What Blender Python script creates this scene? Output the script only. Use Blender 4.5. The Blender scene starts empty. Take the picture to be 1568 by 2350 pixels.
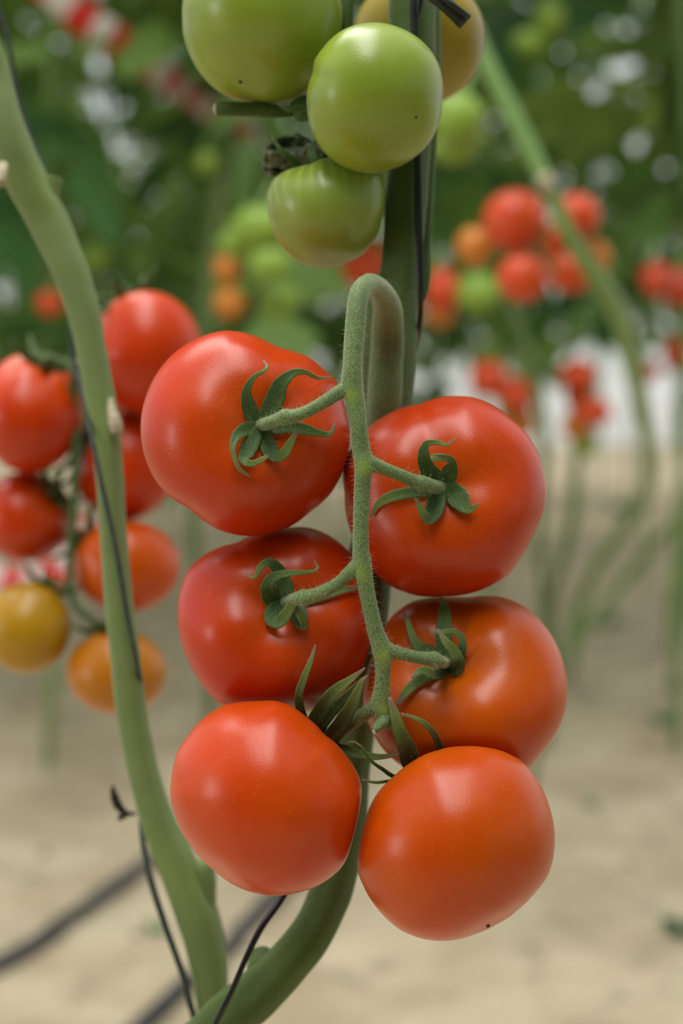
import bpy, math, random
import numpy as np
from mathutils import Vector, Matrix, noise
from mathutils.bvhtree import BVHTree

# ------------------------------------------------------------------ camera
W, H = 1568, 2350
LENS = 50.0
F = H * LENS / 36.0
PITCH = math.radians(6.55)
CAM = np.array([0.0, 0.0, 0.75])
RT = np.array([1.0, 0.0, 0.0])
FW = np.array([0.0, math.cos(PITCH), -math.sin(PITCH)])
UP = np.array([0.0, math.sin(PITCH), math.cos(PITCH)])
sc = bpy.context.scene
cd = bpy.data.cameras.new('camera')
cam = bpy.data.objects.new('camera', cd)
sc.collection.objects.link(cam)
cam.location = CAM
cam.rotation_euler = (math.pi / 2 - PITCH, 0, 0)
cd.sensor_fit = 'VERTICAL'
cd.sensor_height = 36.0
cd.sensor_width = 24.0
cd.lens = LENS
cd.clip_start = 0.02
cd.clip_end = 200
cd.dof.use_dof = True
cd.dof.focus_distance = 0.511
cd.dof.aperture_fstop = 4.4
sc.camera = cam

# ------------------------------------------------------------------ light
world = bpy.data.worlds.new('world')
sc.world = world
world.use_nodes = True
bg = world.node_tree.nodes['Background']
bg.inputs[0].default_value = (0.93, 0.97, 1.0, 1)
bg.inputs[1].default_value = 1.0


def area_light(name, loc, rot, sx, sy, power, color):
    l = bpy.data.lights.new(name, 'AREA')
    l.shape = 'RECTANGLE'
    l.size, l.size_y = sx, sy
    l.energy = power
    l.color = color
    o = bpy.data.objects.new(name, l)
    o.location = loc
    o.rotation_euler = rot
    sc.collection.objects.link(o)


# strip of bright film roof over the aisle between two crop rows
area_light('roof_strip_light', (-0.20, -0.1, 2.6), (0, 0, 0), 0.7, 2.8, 58, (1.0, 0.98, 0.95))
# side lamp added for the small left highlights, as daylight through a gap
area_light('side_gap_light', (-3.2, -0.75, 0.72), (0, math.radians(-90), math.radians(8)), 0.9, 0.4, 15, (1.0, 0.98, 0.93))

# sun spread wide by the milky roof film
sl_ = bpy.data.lights.new('diffused_sun', 'SUN')
sl_.energy = 1.25
sl_.angle = math.radians(30)
sl_.color = (1.0, .97, .91)
so = bpy.data.objects.new('diffused_sun', sl_)
so.rotation_euler = (math.radians(-24), math.radians(-20), 0)
sc.collection.objects.link(so)

sc.view_settings.view_transform = 'Standard'
sc.view_settings.look = 'None'
sc.view_settings.gamma = 1.0
sc.view_settings.use_curve_mapping = False
sc.view_settings.exposure = 0.0

rnd = random.Random(7)
nr = np.random.default_rng(11)


# ------------------------------------------------------------------ helpers
def P(px, py, d):
    return CAM + d * (FW + (px - W / 2) / F * RT - (py - H / 2) / F * UP)


def G(px, py, z=0.0):
    r = FW + (px - W / 2) / F * RT - (py - H / 2) / F * UP
    t = (z - CAM[2]) / r[2]
    return CAM + t * r


def proj(v):
    q = v - CAM
    d = q @ FW
    return W / 2 + F * (q @ RT) / d, H / 2 - F * (q @ UP) / d, d


def raydir(px, py):
    r = FW + (px - W / 2) / F * RT - (py - H / 2) / F * UP
    return r / np.linalg.norm(r)


def props(o, label=None, cat=None, group=None, kind=None):
    if label: o['label'] = label
    if cat: o['category'] = cat
    if group: o['group'] = group
    if kind: o['kind'] = kind
    return o


ORIG = {}


def mesh_data(name, V, Fc, mat, smooth=True, attrs=None):
    me = bpy.data.meshes.new(name)
    me.from_pydata([tuple(v) for v in V], [], Fc)
    if smooth:
        me.polygons.foreach_set('use_smooth', [True] * len(me.polygons))
    if mat: me.materials.append(mat)
    for k, a in (attrs or {}).items():
        at = me.attributes.new(k, 'FLOAT', 'POINT')
        at.data.foreach_set('value', np.asarray(a, dtype=np.float32))
    me.update()
    return me


def obj(name, V, Fc, mat, parent=None, origin=None, smooth=True, attrs=None):
    """one mesh object from WORLD coordinates, stored relative to its thing's origin"""
    V = np.asarray(V, dtype=float)
    if parent is not None:
        org = ORIG[parent.name]
    else:
        org = np.asarray(origin if origin is not None else V.mean(0), dtype=float)
    me = mesh_data(name, V - org, Fc, mat, smooth, attrs)
    o = bpy.data.objects.new(name, me)
    sc.collection.objects.link(o)
    if parent is not None:
        o.parent = parent
    else:
        o.location = org
    ORIG[o.name] = org
    return o


def empty(name, loc):
    o = bpy.data.objects.new(name, None)
    o.location = loc
    o.empty_display_size = 0.02
    sc.collection.objects.link(o)
    ORIG[o.name] = np.asarray(loc, dtype=float)
    return o


def spline(pts, n=4):
    p = np.asarray(pts, dtype=float)
    if len(p) < 3 or n == 1:
        t = np.linspace(0, len(p) - 1, (len(p) - 1) * n + 1)
        return np.stack([np.interp(t, range(len(p)), p[:, k]) for k in range(p.shape[1])], 1)
    q = np.vstack([2 * p[0] - p[1], p, 2 * p[-1] - p[-2]])
    out = []
    for i in range(1, len(q) - 2):
        a, b, c, d = q[i - 1], q[i], q[i + 1], q[i + 2]
        for k in range(n):
            t = k / n
            out.append(0.5 * ((2 * b) + (c - a) * t + (2 * a - 5 * b + 4 * c - d) * t * t + (3 * b - a - 3 * c + d) * t ** 3))
    out.append(p[-1])
    return np.array(out)


def norm(v):
    return v / (np.linalg.norm(v, axis=-1, keepdims=True) + 1e-12)


def frames(C):
    T = norm(np.gradient(C, axis=0))
    ref = np.array([0, -1.0, 0.0]) if abs(T[0][1]) < 0.9 else np.array([1.0, 0, 0])
    N = np.zeros_like(C)
    n = ref - T[0] * (ref @ T[0])
    N[0] = n / np.linalg.norm(n)
    for i in range(1, len(C)):
        n = N[i - 1] - T[i] * (N[i - 1] @ T[i])
        N[i] = n / np.linalg.norm(n)
    return T, N, np.cross(T, N)


def grid_faces(n, m, closed=True, off=0, caps=True):
    Fc = []
    for i in range(n - 1):
        for j in range(m if closed else m - 1):
            k = (j + 1) % m
            Fc.append((off + i * m + j, off + i * m + k, off + (i + 1) * m + k, off + (i + 1) * m + j))
    if caps and closed:
        Fc.append(tuple(off + j for j in range(m))[::-1])
        Fc.append(tuple(off + (n - 1) * m + j for j in range(m)))
    return Fc


def tube(pts, radii, seg=16, sub=4, ridge=0.0, lump=0.0, flat=1.0, seed=0, roundend=(False, False)):
    """swept tube; returns V, F, centre line, radii, frames"""
    A = spline(np.column_stack([np.asarray(pts, float), radii]), sub)
    C, R = A[:, :3], np.maximum(A[:, 3], 1e-5)
    for side, on in enumerate(roundend):
        if on:
            i0 = 0 if side == 0 else -1
            t = norm(C[1] - C[0]) if side == 0 else norm(C[-2] - C[-1])
            r = R[i0]
            ex = [C[i0] - t * r * s for s in (0.45, 0.8, 0.97)]
            er = [r * s for s in (0.89, 0.6, 0.2)]
            if side == 0:
                C = np.vstack([ex[::-1], C]); R = np.concatenate([er[::-1], R])
            else:
                C = np.vstack([C, ex]); R = np.concatenate([R, er])
    T, N, B = frames(C)
    a = np.linspace(0, 2 * np.pi, seg, endpoint=False)
    V = np.zeros((len(C), seg, 3))
    for i in range(len(C)):
        rr = R[i] * (1 + ridge * np.cos(5 * a + seed) + ridge * .6 * np.cos(3 * a + 2 * seed))
        if lump:
            rr = rr * (1 + lump * np.array([noise.noise(Vector((C[i][0] * 90 + np.cos(x) * .7 + seed, C[i][2] * 90, np.sin(x) * .7))) for x in a]))
        V[i] = C[i] + np.outer(np.cos(a) * rr * flat, N[i]) + np.outer(np.sin(a) * rr, B[i])
    return V.reshape(-1, 3), grid_faces(len(C), seg), C, R, (N, B)


def join(parts):
    Vs, Fs, off = [], [], 0
    for V, Fc in parts:
        Vs.append(V)
        Fs += [tuple(i + off for i in f) for f in Fc]
        off += len(V)
    return np.vstack(Vs), Fs


def hairs(lines, n, lmin, lmax, r=2.4e-5, seed=3, droop=0.35):
    """many short curved trichomes standing on tubes; lines = [(C, R, (N,B)), ...]"""
    g = np.random.default_rng(seed)
    wts = np.array([np.sum(np.linalg.norm(np.diff(l[0], axis=0), axis=1)) for l in lines])
    cnt = (n * wts / wts.sum()).astype(int)
    base, dirs = [], []
    for (C, R, (N, B)), k in zip(lines, cnt):
        u = g.random(k) * (len(C) - 1.001)
        i = u.astype(int); f = (u - i)[:, None]
        c = C[i] * (1 - f) + C[i + 1] * f
        rr = (R[i] * (1 - f[:, 0]) + R[i + 1] * f[:, 0])[:, None]
        a = g.random(k) * 2 * np.pi
        d = N[i] * np.cos(a)[:, None] + B[i] * np.sin(a)[:, None]
        base.append(c + d * rr * 0.97); dirs.append(d)
    base = np.vstack(base); d = norm(np.vstack(dirs) + g.normal(0, .28, (len(base), 3)))
    L = (lmin + (lmax - lmin) * g.random(len(base)) ** 2.2)[:, None]
    bend = g.normal(0, .35, (len(base), 3)) - np.array([0, 0, droop])
    p0 = base; p1 = base + d * L * .5 + bend * L * .1; p2 = base + d * L * .95 + bend * L * .45
    s = norm(np.cross(d, g.normal(0, 1, d.shape))); t = np.cross(d, s)
    tri = [(1, 0), (-.5, .866), (-.5, -.866)]
    ring = lambda p, q: np.stack([p + q * (x * s + y * t) for x, y in tri], 1)
    V = np.concatenate([ring(p0, r), ring(p1, r * .7), p2[:, None]], 1).reshape(-1, 3)
    Fc = []
    for k in range(len(base)):
        o = k * 7
        Fc += [(o, o + 1, o + 4, o + 3), (o + 1, o + 2, o + 5, o + 4), (o + 2, o, o + 3, o + 5),
               (o + 3, o + 4, o + 6), (o + 4, o + 5, o + 6), (o + 5, o + 3, o + 6)]
    return V, Fc


def px_tube(pts, **kw):
    """pts: (px, py, depth, width_px)"""
    C = [P(x, y, d) for x, y, d, w in pts]
    R = [w * d / F / 2 for x, y, d, w in pts]
    return tube(C, R, **kw)


# ------------------------------------------------------------------ materials
def mat(name):
    m = bpy.data.materials.new(name)
    m.use_nodes = True
    nt = m.node_tree
    b = nt.nodes['Principled BSDF']
    return m, nt, b


def nd(nt, t, **kw):
    n = nt.nodes.new(t)
    for k, v in kw.items():
        if k.startswith('i_'):
            key = k[2:].replace('_', ' ')
            n.inputs[key].default_value = v
        else:
            setattr(n, k, v)
    return n


def lk(nt, a, b):
    nt.links.new(a, b)


def mixc(nt, fac, a, b, blend='MIX'):
    n = nt.nodes.new('ShaderNodeMix')
    n.data_type = 'RGBA'
    n.blend_type = blend
    for s, v in ((n.inputs[0], fac), (n.inputs[6], a), (n.inputs[7], b)):
        if hasattr(v, 'links') or hasattr(v, 'is_linked'):
            nt.links.new(v, s)
        elif isinstance(v, (int, float)):
            s.default_value = v
        else:
            s.default_value = (*v, 1)
    return n.outputs[2]


def ramp(nt, src, stops, interp='LINEAR'):
    n = nt.nodes.new('ShaderNodeValToRGB')
    n.color_ramp.interpolation = interp
    e = n.color_ramp.elements
    while len(e) < len(stops): e.new(0.5)
    for el, (p, c) in zip(e, stops):
        el.position = p
        el.color = (c, c, c, 1) if isinstance(c, (int, float)) else (*c, 1)
    lk(nt, src, n.inputs[0])
    return n.outputs[0]


def noise_t(nt, scale, detail=2, rough=.5, coord=None):
    n = nd(nt, 'ShaderNodeTexNoise')
    n.inputs['Scale'].default_value = scale
    n.inputs['Detail'].default_value = detail
    n.inputs['Roughness'].default_value = rough
    if coord: lk(nt, coord, n.inputs['Vector'])
    return n


def tomato_mat(name, base, second, rough=0.30, sheen=0.05, speck=(0.9, 0.30, 0.05), speck_amt=0.28, sss=0.05, stripes=0.0, dipcol=None, spec=.34):
    m, nt, b = mat(name)
    tc = nd(nt, 'ShaderNodeTexCoord')
    co = tc.outputs['Object']
    n1 = noise_t(nt, 28, 3, .5, co)
    col = mixc(nt, ramp(nt, n1.outputs['Fac'], [(.35, 0.0), (.68, 1.0)]), base, second)
    at = nd(nt, 'ShaderNodeAttribute', attribute_name='shoulder')
    if dipcol:
        col = mixc(nt, at.outputs['Fac'], col, dipcol)
    if stripes:
        a2 = nd(nt, 'ShaderNodeAttribute', attribute_name='stripe')
        col = mixc(nt, a2.outputs['Fac'], col, tuple(min(1, c * (1 + stripes)) for c in second))
    vo = nd(nt, 'ShaderNodeTexVoronoi')
    vo.inputs['Scale'].default_value = 1000
    lk(nt, co, vo.inputs['Vector'])
    dots = ramp(nt, vo.outputs['Distance'], [(.0, 1.0), (.16, .8), (.3, 0.0)])
    gate = ramp(nt, noise_t(nt, 260, 1, .5, co).outputs['Fac'], [(.5, 0.0), (.62, 1.0)])
    mm = nd(nt, 'ShaderNodeMath', operation='MULTIPLY')
    lk(nt, dots, mm.inputs[0]); lk(nt, gate, mm.inputs[1])
    m2 = nd(nt, 'ShaderNodeMath', operation='MULTIPLY')
    lk(nt, mm.outputs[0], m2.inputs[0]); m2.inputs[1].default_value = speck_amt
    col = mixc(nt, m2.outputs[0], col, speck)
    lk(nt, col, b.inputs['Base Color'])
    b.inputs['Roughness'].default_value = rough
    b.inputs['Specular IOR Level'].default_value = spec
    b.inputs['Subsurface Weight'].default_value = sss
    b.inputs['Subsurface Radius'].default_value = (1.0, 0.35, 0.12)
    b.inputs['Subsurface Scale'].default_value = 0.006
    b.inputs['Sheen Weight'].default_value = sheen
    b.inputs['Sheen Roughness'].default_value = 0.16
    b.inputs['Sheen Tint'].default_value = (1, .85, .75, 1)
    b.inputs['Coat Weight'].default_value = 0.0
    b.inputs['Coat Roughness'].default_value = 0.34
    bp = nd(nt, 'ShaderNodeBump')
    bp.inputs['Strength'].default_value = 0.10
    bp.inputs['Distance'].default_value = 0.0006
    lk(nt, noise_t(nt, 1300, 2, .6, co).outputs['Fac'], bp.inputs['Height'])
    lk(nt, bp.outputs[0], b.inputs['Normal'])
    return m


M = {}
M['red'] = tomato_mat('tomato_red_skin', (.47, .024, .001), (.52, .040, .001), dipcol=(.54, .075, .002))
M['deep'] = tomato_mat('tomato_deep_red_skin', (.46, .016, .001), (.50, .028, .001), dipcol=(.54, .075, .002))
M['orange'] = tomato_mat('tomato_orange_red_skin', (.50, .052, .001), (.54, .076, .001), dipcol=(.54, .11, .002))
M['light'] = tomato_mat('tomato_light_red_skin', (.53, .042, .001), (.57, .060, .002), dipcol=(.58, .09, .003))
M['green'] = tomato_mat('tomato_green_skin', (.20, .27, .022), (.25, .34, .034), speck=(.5, .55, .2), speck_amt=.3, spec=.5, sheen=.22, sss=.2)
M['greenstripe'] = tomato_mat('tomato_striped_green_skin', (.19, .25, .03), (.25, .33, .05), speck=(.5, .55, .2), speck_amt=.2, spec=.5, sheen=.22, sss=.2, stripes=.35)
M['olive'] = tomato_mat('tomato_turning_skin', (.25, .185, .010), (.30, .22, .012), speck_amt=0, sheen=.25, sss=.2)
M['amber'] = tomato_mat('tomato_amber_skin', (.38, .195, .006), (.42, .22, .007), speck_amt=0)
M['amberdeep'] = tomato_mat('tomato_deep_amber_skin', (.42, .135, .004), (.46, .16, .005), speck_amt=0)
M['far_red'] = tomato_mat('tomato_far_red_skin', (.54, .050, .010), (.58, .068, .012), speck_amt=0, sss=0)
M['far_deep'] = tomato_mat('tomato_far_dull_red_skin', (.42, .040, .010), (.46, .055, .012), speck_amt=0, sss=0)
M['far_green'] = tomato_mat('tomato_far_green_skin', (.17, .28, .03), (.24, .36, .05), speck_amt=0, sss=0)
M['far_orange'] = tomato_mat('tomato_far_orange_skin', (.48, .15, .015), (.52, .18, .02), speck_amt=0, sss=0)


def stem_mat(name, dark, light, fine=True, sheen=.3, tipcol=(.22, .17, .11), nodecol=(.24, .34, .05), dots=True):
    m, nt, b = mat(name)
    tc = nd(nt, 'ShaderNodeTexCoord')
    co = tc.outputs['Object']
    big = ramp(nt, noise_t(nt, 70, 3, .5, co).outputs['Fac'], [(.35, 0.0), (.65, 1.0)])
    mid = tuple((a + c) / 2 for a, c in zip(dark, light))
    col = mixc(nt, big, mid, tuple(c * .9 for c in light))
    if fine:
        f = ramp(nt, noise_t(nt, 2600, 2, .7, co).outputs['Fac'], [(.40, 0.0), (.58, 1.0)])
        col = mixc(nt, f, tuple(c * .62 for c in dark), col)
    if dots:
        vo = nd(nt, 'ShaderNodeTexVoronoi')
        vo.inputs['Scale'].default_value = 520
        lk(nt, co, vo.inputs['Vector'])
        d = ramp(nt, vo.outputs['Distance'], [(.10, 1.0), (.2, 0.0)])
        g = ramp(nt, noise_t(nt, 170, 0, .5, co).outputs['Fac'], [(.45, 0.0), (.55, .8)])
        mu = nd(nt, 'ShaderNodeMath', operation='MULTIPLY')
        lk(nt, d, mu.inputs[0]); lk(nt, g, mu.inputs[1])
        col = mixc(nt, mu.outputs[0], col, tuple(c * .45 for c in dark))
    a1 = nd(nt, 'ShaderNodeAttribute', attribute_name='node')
    col = mixc(nt, a1.outputs['Fac'], col, nodecol)
    a2 = nd(nt, 'ShaderNodeAttribute', attribute_name='tip')
    col = mixc(nt, a2.outputs['Fac'], col, tipcol)
    lk(nt, col, b.inputs['Base Color'])
    b.inputs['Roughness'].default_value = 0.62
    b.inputs['Specular IOR Level'].default_value = 0.3
    b.inputs['Sheen Weight'].default_value = sheen
    b.inputs['Sheen Roughness'].default_value = 0.4
    b.inputs['Sheen Tint'].default_value = (.95, .95, .75, 1)
    bp = nd(nt, 'ShaderNodeBump')
    bp.inputs['Strength'].default_value = 0.5
    bp.inputs['Distance'].default_value = 0.0003
    lk(nt, noise_t(nt, 1900, 2, .6, co).outputs['Fac'], bp.inputs['Height'])
    lk(nt, bp.outputs[0], b.inputs['Normal'])
    return m


M['stem'] = stem_mat('truss_stem_green', (.090, .14, .050), (.24, .335, .125), sheen=.35)
M['sepal'] = stem_mat('sepal_green', (.045, .090, .024), (.10, .17, .045), dots=False, nodecol=(.19, .25, .065), sheen=.2)
M['main'] = stem_mat('main_stem_green', (.060, .105, .020), (.100, .155, .034), fine=True, dots=False, sheen=.12, nodecol=(.12,.19,.03))
M['leftstem'] = stem_mat('near_stem_green', (.105, .155, .045), (.165, .225, .075), fine=False, dots=False, sheen=.12, nodecol=(.19,.27,.07))
M['farstem'] = stem_mat('far_stem_green', (.10, .19, .05), (.19, .32, .09), fine=False, dots=False)


def simple(name, col, rough=.7, spec=.3, metal=0, var=0.0, scale=30, trans=0.0):
    m, nt, b = mat(name)
    b.inputs['Base Color'].default_value = (*col, 1)
    if var:
        tc = nd(nt, 'ShaderNodeTexCoord')
        f = ramp(nt, noise_t(nt, scale, 4, .6, tc.outputs['Object']).outputs['Fac'], [(.3, 0.0), (.7, 1.0)])
        c = mixc(nt, f, tuple(x * (1 - var) for x in col), tuple(min(1, x * (1 + var)) for x in col))
        lk(nt, c, b.inputs['Base Color'])
    b.inputs['Roughness'].default_value = rough
    b.inputs['Specular IOR Level'].default_value = spec
    return m


M['dullstem'] = stem_mat('dull_stem_olive', (.06, .10, .025), (.10, .15, .04), fine=False, dots=False, sheen=.1)  # even, darker olive for the bare background vines
M['hair'] = simple('plant_hair', (.52, .52, .34), .6, .4)
M['twine'] = simple('black_twine', (.010, .010, .012), .38, .5, var=.4, scale=900)
M['twine_far'] = simple('dark_twine', (.034, .042, .034), .6, .3, var=.4, scale=300)
M['hose'] = simple('drip_hose', (.060, .058, .060), .6, .35, var=.35, scale=12)
M['dry'] = simple('dried_leaf', (.17, .185, .125), .85, .2, var=.6, scale=160)
M['drydark'] = simple('dried_dark', (.035, .028, .022), .85, .2, var=.5, scale=120)
M['scar'] = simple('pale_cut', (.36, .32, .21), .8, .2, var=.3, scale=300)
M['darkspeck'] = simple('blossom_scar_brown', (.06, .05, .02), .8, .2)
M['post'] = simple('galvanised_post', (.42, .43, .43), .5, .5)


def leaf_mat(name, a, b_, tr=0.5):
    m, nt, b = mat(name)
    at = nd(nt, 'ShaderNodeAttribute', attribute_name='rnd')
    oi = nd(nt, 'ShaderNodeObjectInfo')
    col = mixc(nt, at.outputs['Fac'], a, b_)
    hs = nd(nt, 'ShaderNodeHueSaturation')
    mr = nd(nt, 'ShaderNodeMapRange')
    lk(nt, oi.outputs['Random'], mr.inputs[0])
    mr.inputs[3].default_value = .7; mr.inputs[4].default_value = 1.2
    lk(nt, mr.outputs[0], hs.inputs['Value'])
    lk(nt, col, hs.inputs['Color'])
    lk(nt, hs.outputs[0], b.inputs['Base Color'])
    b.inputs['Roughness'].default_value = .5
    b.inputs['Specular IOR Level'].default_value = .45
    t = nd(nt, 'ShaderNodeBsdfTranslucent')
    lk(nt, hs.outputs[0], t.inputs[0])
    mx = nd(nt, 'ShaderNodeMixShader')
    mx.inputs[0].default_value = tr
    lk(nt, b.outputs[0], mx.inputs[1]); lk(nt, t.outputs[0], mx.inputs[2])
    lk(nt, mx.outputs[0], nt.nodes['Material Output'].inputs[0])
    return m


M['leaf'] = leaf_mat('tomato_leaf', (.065, .17, .045), (.25, .38, .065))
M['weed'] = leaf_mat('weed_leaf', (.04, .20, .07), (.06, .26, .09), .25)

# ------------------------------------------------------------------ setting
# sand ground
def sand():
    m, nt, b = mat('sand')
    tc = nd(nt, 'ShaderNodeTexCoord')
    co = tc.outputs['Object']
    n1 = ramp(nt, noise_t(nt, 5.5, 5, .6, co).outputs['Fac'], [(.36, 0.0), (.64, 1.0)])
    col = mixc(nt, n1, (.47, .36, .215), (.72, .60, .40))
    n2 = ramp(nt, noise_t(nt, 15, 3, .5, co).outputs['Fac'], [(.54, 0.0), (.70, .75)])
    col = mixc(nt, n2, col, (.30, .23, .15))
    n3 = ramp(nt, noise_t(nt, 9, 2, .5, co).outputs['Color'], [(.62, 0.0), (.78, .35)])
    col = mixc(nt, n3, col, (.36, .42, .27))
    n4 = noise_t(nt, 500, 2, .7, co)
    col = mixc(nt, .25, col, mixc(nt, n4.outputs['Fac'], (.2, .16, .1), (.8, .7, .55)))
    lk(nt, col, b.inputs['Base Color'])
    b.inputs['Roughness'].default_value = .95
    b.inputs['Specular IOR Level'].default_value = .1
    bp = nd(nt, 'ShaderNodeBump'); bp.inputs['Distance'].default_value = .004; bp.inputs['Strength'].default_value = .6
    lk(nt, noise_t(nt, 120, 4, .6, co).outputs['Fac'], bp.inputs['Height'])
    lk(nt, bp.outputs[0], b.inputs['Normal'])
    return m


def gz(x, y):
    f = 1.0
    return f * (.022 * noise.noise(Vector((x * 2.1, y * 2.1, 0))) + .010 * noise.noise(Vector((x * 8, y * 8, 3))) + .004 * noise.noise(Vector((x * 25, y * 25, 7))))


xs = np.concatenate([np.linspace(-9, -1.6, 40)[:-1], np.linspace(-1.6, 1.6, 150), np.linspace(1.6, 9, 40)[1:]])
ys = np.concatenate([np.linspace(-5, 1.0, 30)[:-1], np.linspace(1.0, 4.5, 170), np.linspace(4.5, 12.5, 70)[1:]])
V = [(x, y, gz(x, y)) for y in ys for x in xs]
Fc = grid_faces(len(ys), len(xs), closed=False)
props(obj('ground', V, Fc, sand(), origin=(0, 0, 0)), kind='structure')


def film():
    m, nt, b = mat('white_greenhouse_film')
    tc = nd(nt, 'ShaderNodeTexCoord')
    f = noise_t(nt, 1.5, 3, .5, tc.outputs['Object'])
    c = mixc(nt, f.outputs['Fac'], (.78, .80, .80), (.9, .91, .9))
    lk(nt, c, b.inputs['Base Color'])
    b.inputs['Roughness'].default_value = .5
    t = nd(nt, 'ShaderNodeBsdfTranslucent'); lk(nt, c, t.inputs[0])
    mx = nd(nt, 'ShaderNodeMixShader'); mx.inputs[0].default_value = .7
    lk(nt, b.outputs[0], mx.inputs[1]); lk(nt, t.outputs[0], mx.inputs[2])
    lk(nt, mx.outputs[0], nt.nodes['Material Output'].inputs[0])
    return m


M['film'] = film()
WY = 11.2
# back wall: sheet of film with slight sag between posts
V, n_, m_ = [], 73, 9
for j in range(m_):
    for i in range(n_):
        x = -9 + 18 * i / (n_ - 1)
        z = -0.05 + 2.5 * j / (m_ - 1)
        V.append((x, WY + .05 * abs(math.sin(math.pi * x / 2.0)), z))
wall = props(obj('wall_back', V, grid_faces(m_, n_, closed=False), M['film'], origin=(0, WY, 0)), kind='structure')
for i in range(-4, 5):
    x = i * 2.0
    V, Fc, *_ = tube([(x, WY - .04, -.05), (x, WY - .04, 1.2), (x, WY - .04, 2.5)], [.03] * 3, seg=10, sub=2)
    obj('post', V, Fc, M['post'], parent=wall)


# ------------------------------------------------------------------ tomatoes
def tomato_shape(c, d, axis, outline=None, rx=None, ry=None, obl=.85, dip=.25, lobes=5, amp=.02, phase=0.0, res=(64, 96), nose=0.0):
    """c: centre px; d: depth; axis: stem-end direction in camera terms (right, up, towards the camera)"""
    nt_, np_ = res
    ax = norm(np.array(axis, float))
    if outline is not None:
        o = np.array(outline, float) - np.array(c)
        ang = np.arctan2(o[:, 1], o[:, 0]); rad = np.hypot(o[:, 0], o[:, 1])
        k = np.argsort(ang); ang, rad = ang[k], rad[k]
        ang = np.concatenate([ang - 2 * np.pi, ang, ang + 2 * np.pi]); rad = np.tile(rad, 3)
        target = lambda a: (np.interp(a - .05, ang, rad) + 2 * np.interp(a, ang, rad) + np.interp(a + .05, ang, rad)) / 4
        Rpx = rad.mean()
    else:
        target = lambda a: rx * ry / np.hypot(ry * np.cos(a), rx * np.sin(a))
        Rpx = (rx + ry) / 2
    R = Rpx * d / F
    up = np.array([0, 0, 1.0]) if abs(ax[2]) < .9 else np.array([0, 1.0, 0])
    e1 = norm(np.cross(up, ax)); e2 = np.cross(ax, e1)
    th = np.linspace(0, np.pi, nt_ + 1)[1:-1]
    ph = np.linspace(0, 2 * np.pi, np_, endpoint=False)
    TH, PH = np.meshgrid(th, ph, indexing='ij')
    r = 1 - dip * np.exp(-(TH / .46) ** 2) - .05 * np.exp(-((np.pi - TH) / .3) ** 2) + nose * np.exp(-((np.pi - TH) / .5) ** 2)
    r = r + (1 - .8 * np.exp(-(TH / .35) ** 2)) * amp * np.cos(lobes * PH + phase) * np.exp(-((TH - .55) / .55) ** 2) + .5 * amp * (1 - np.exp(-(TH / .5) ** 2)) * np.cos(3 * PH + 1.7 * phase) * np.exp(-((TH - .9) / .8) ** 2)
    X = r * np.sin(TH) * np.cos(PH); Y = r * np.sin(TH) * np.sin(PH); Z = obl * r * np.cos(TH)
    loc = np.stack([X, Y, Z], -1).reshape(-1, 3)
    loc = np.vstack([loc, [0, 0, obl * (1 - dip)], [0, 0, -obl * (.95 + nose)]])
    camc = loc[:, :1] * e1 + loc[:, 1:2] * e2 + loc[:, 2:] * ax
    C0 = P(c[0], c[1], d)
    Vw = C0 + R * (camc[:, :1] * RT + camc[:, 1:2] * UP - camc[:, 2:] * FW)
    for it in range(2):
        x, y, dd = proj(Vw)
        ox, oy = x - c[0], y - c[1]
        a = np.arctan2(oy, ox); rho = np.hypot(ox, oy)
        nb = 90
        bi = ((a + np.pi) / (2 * np.pi) * nb).astype(int) % nb
        s = np.zeros(nb); np.maximum.at(s, bi, rho)
        s = (np.roll(s, 1) + 2 * s + np.roll(s, -1)) / 4
        ba = (np.arange(nb) + .5) / nb * 2 * np.pi - np.pi
        sa = np.interp(a, np.concatenate([ba - 2 * np.pi, ba, ba + 2 * np.pi]), np.tile(s, 3))
        f = target(a) / sa
        q = np.clip(rho / sa, 0, 1)
        f0 = (target(ba) / s).mean()
        f = f0 + (f - f0) * (.25 + .75 * q ** 2)
        nx, ny = c[0] + ox * f, c[1] + oy * f
        Vw = Vw + ((nx - x) * dd / F)[:, None] * RT - ((ny - y) * dd / F)[:, None] * UP
    n = nt_ - 1
    Fc = grid_faces(n, np_, caps=False)
    Fc = [f[::-1] for f in Fc]
    top, bot = len(Vw) - 2, len(Vw) - 1
    for j in range(np_):
        k = (j + 1) % np_
        Fc.append((top, j, k)[::-1] if False else (top, j, k))
        Fc.append((bot, (n - 1) * np_ + k, (n - 1) * np_ + j))
    Fc = [tuple(f) for f in Fc]
    shoulder = np.concatenate([np.exp(-(TH / .75) ** 2).ravel() * .75, [.75, 0]])
    st = (np.clip(np.cos(34 * PH + 3 * np.cos(2 * PH)) * .6, 0, 1) * np.exp(-((TH - 1.15) / .5) ** 2)).ravel()
    stripe = np.concatenate([st, [0, 0]])
    axw = ax[0] * RT + ax[1] * UP - ax[2] * FW
    return Vw, Fc, C0, R, axw, {'shoulder': shoulder, 'stripe': stripe}


TOM = {}


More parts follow.
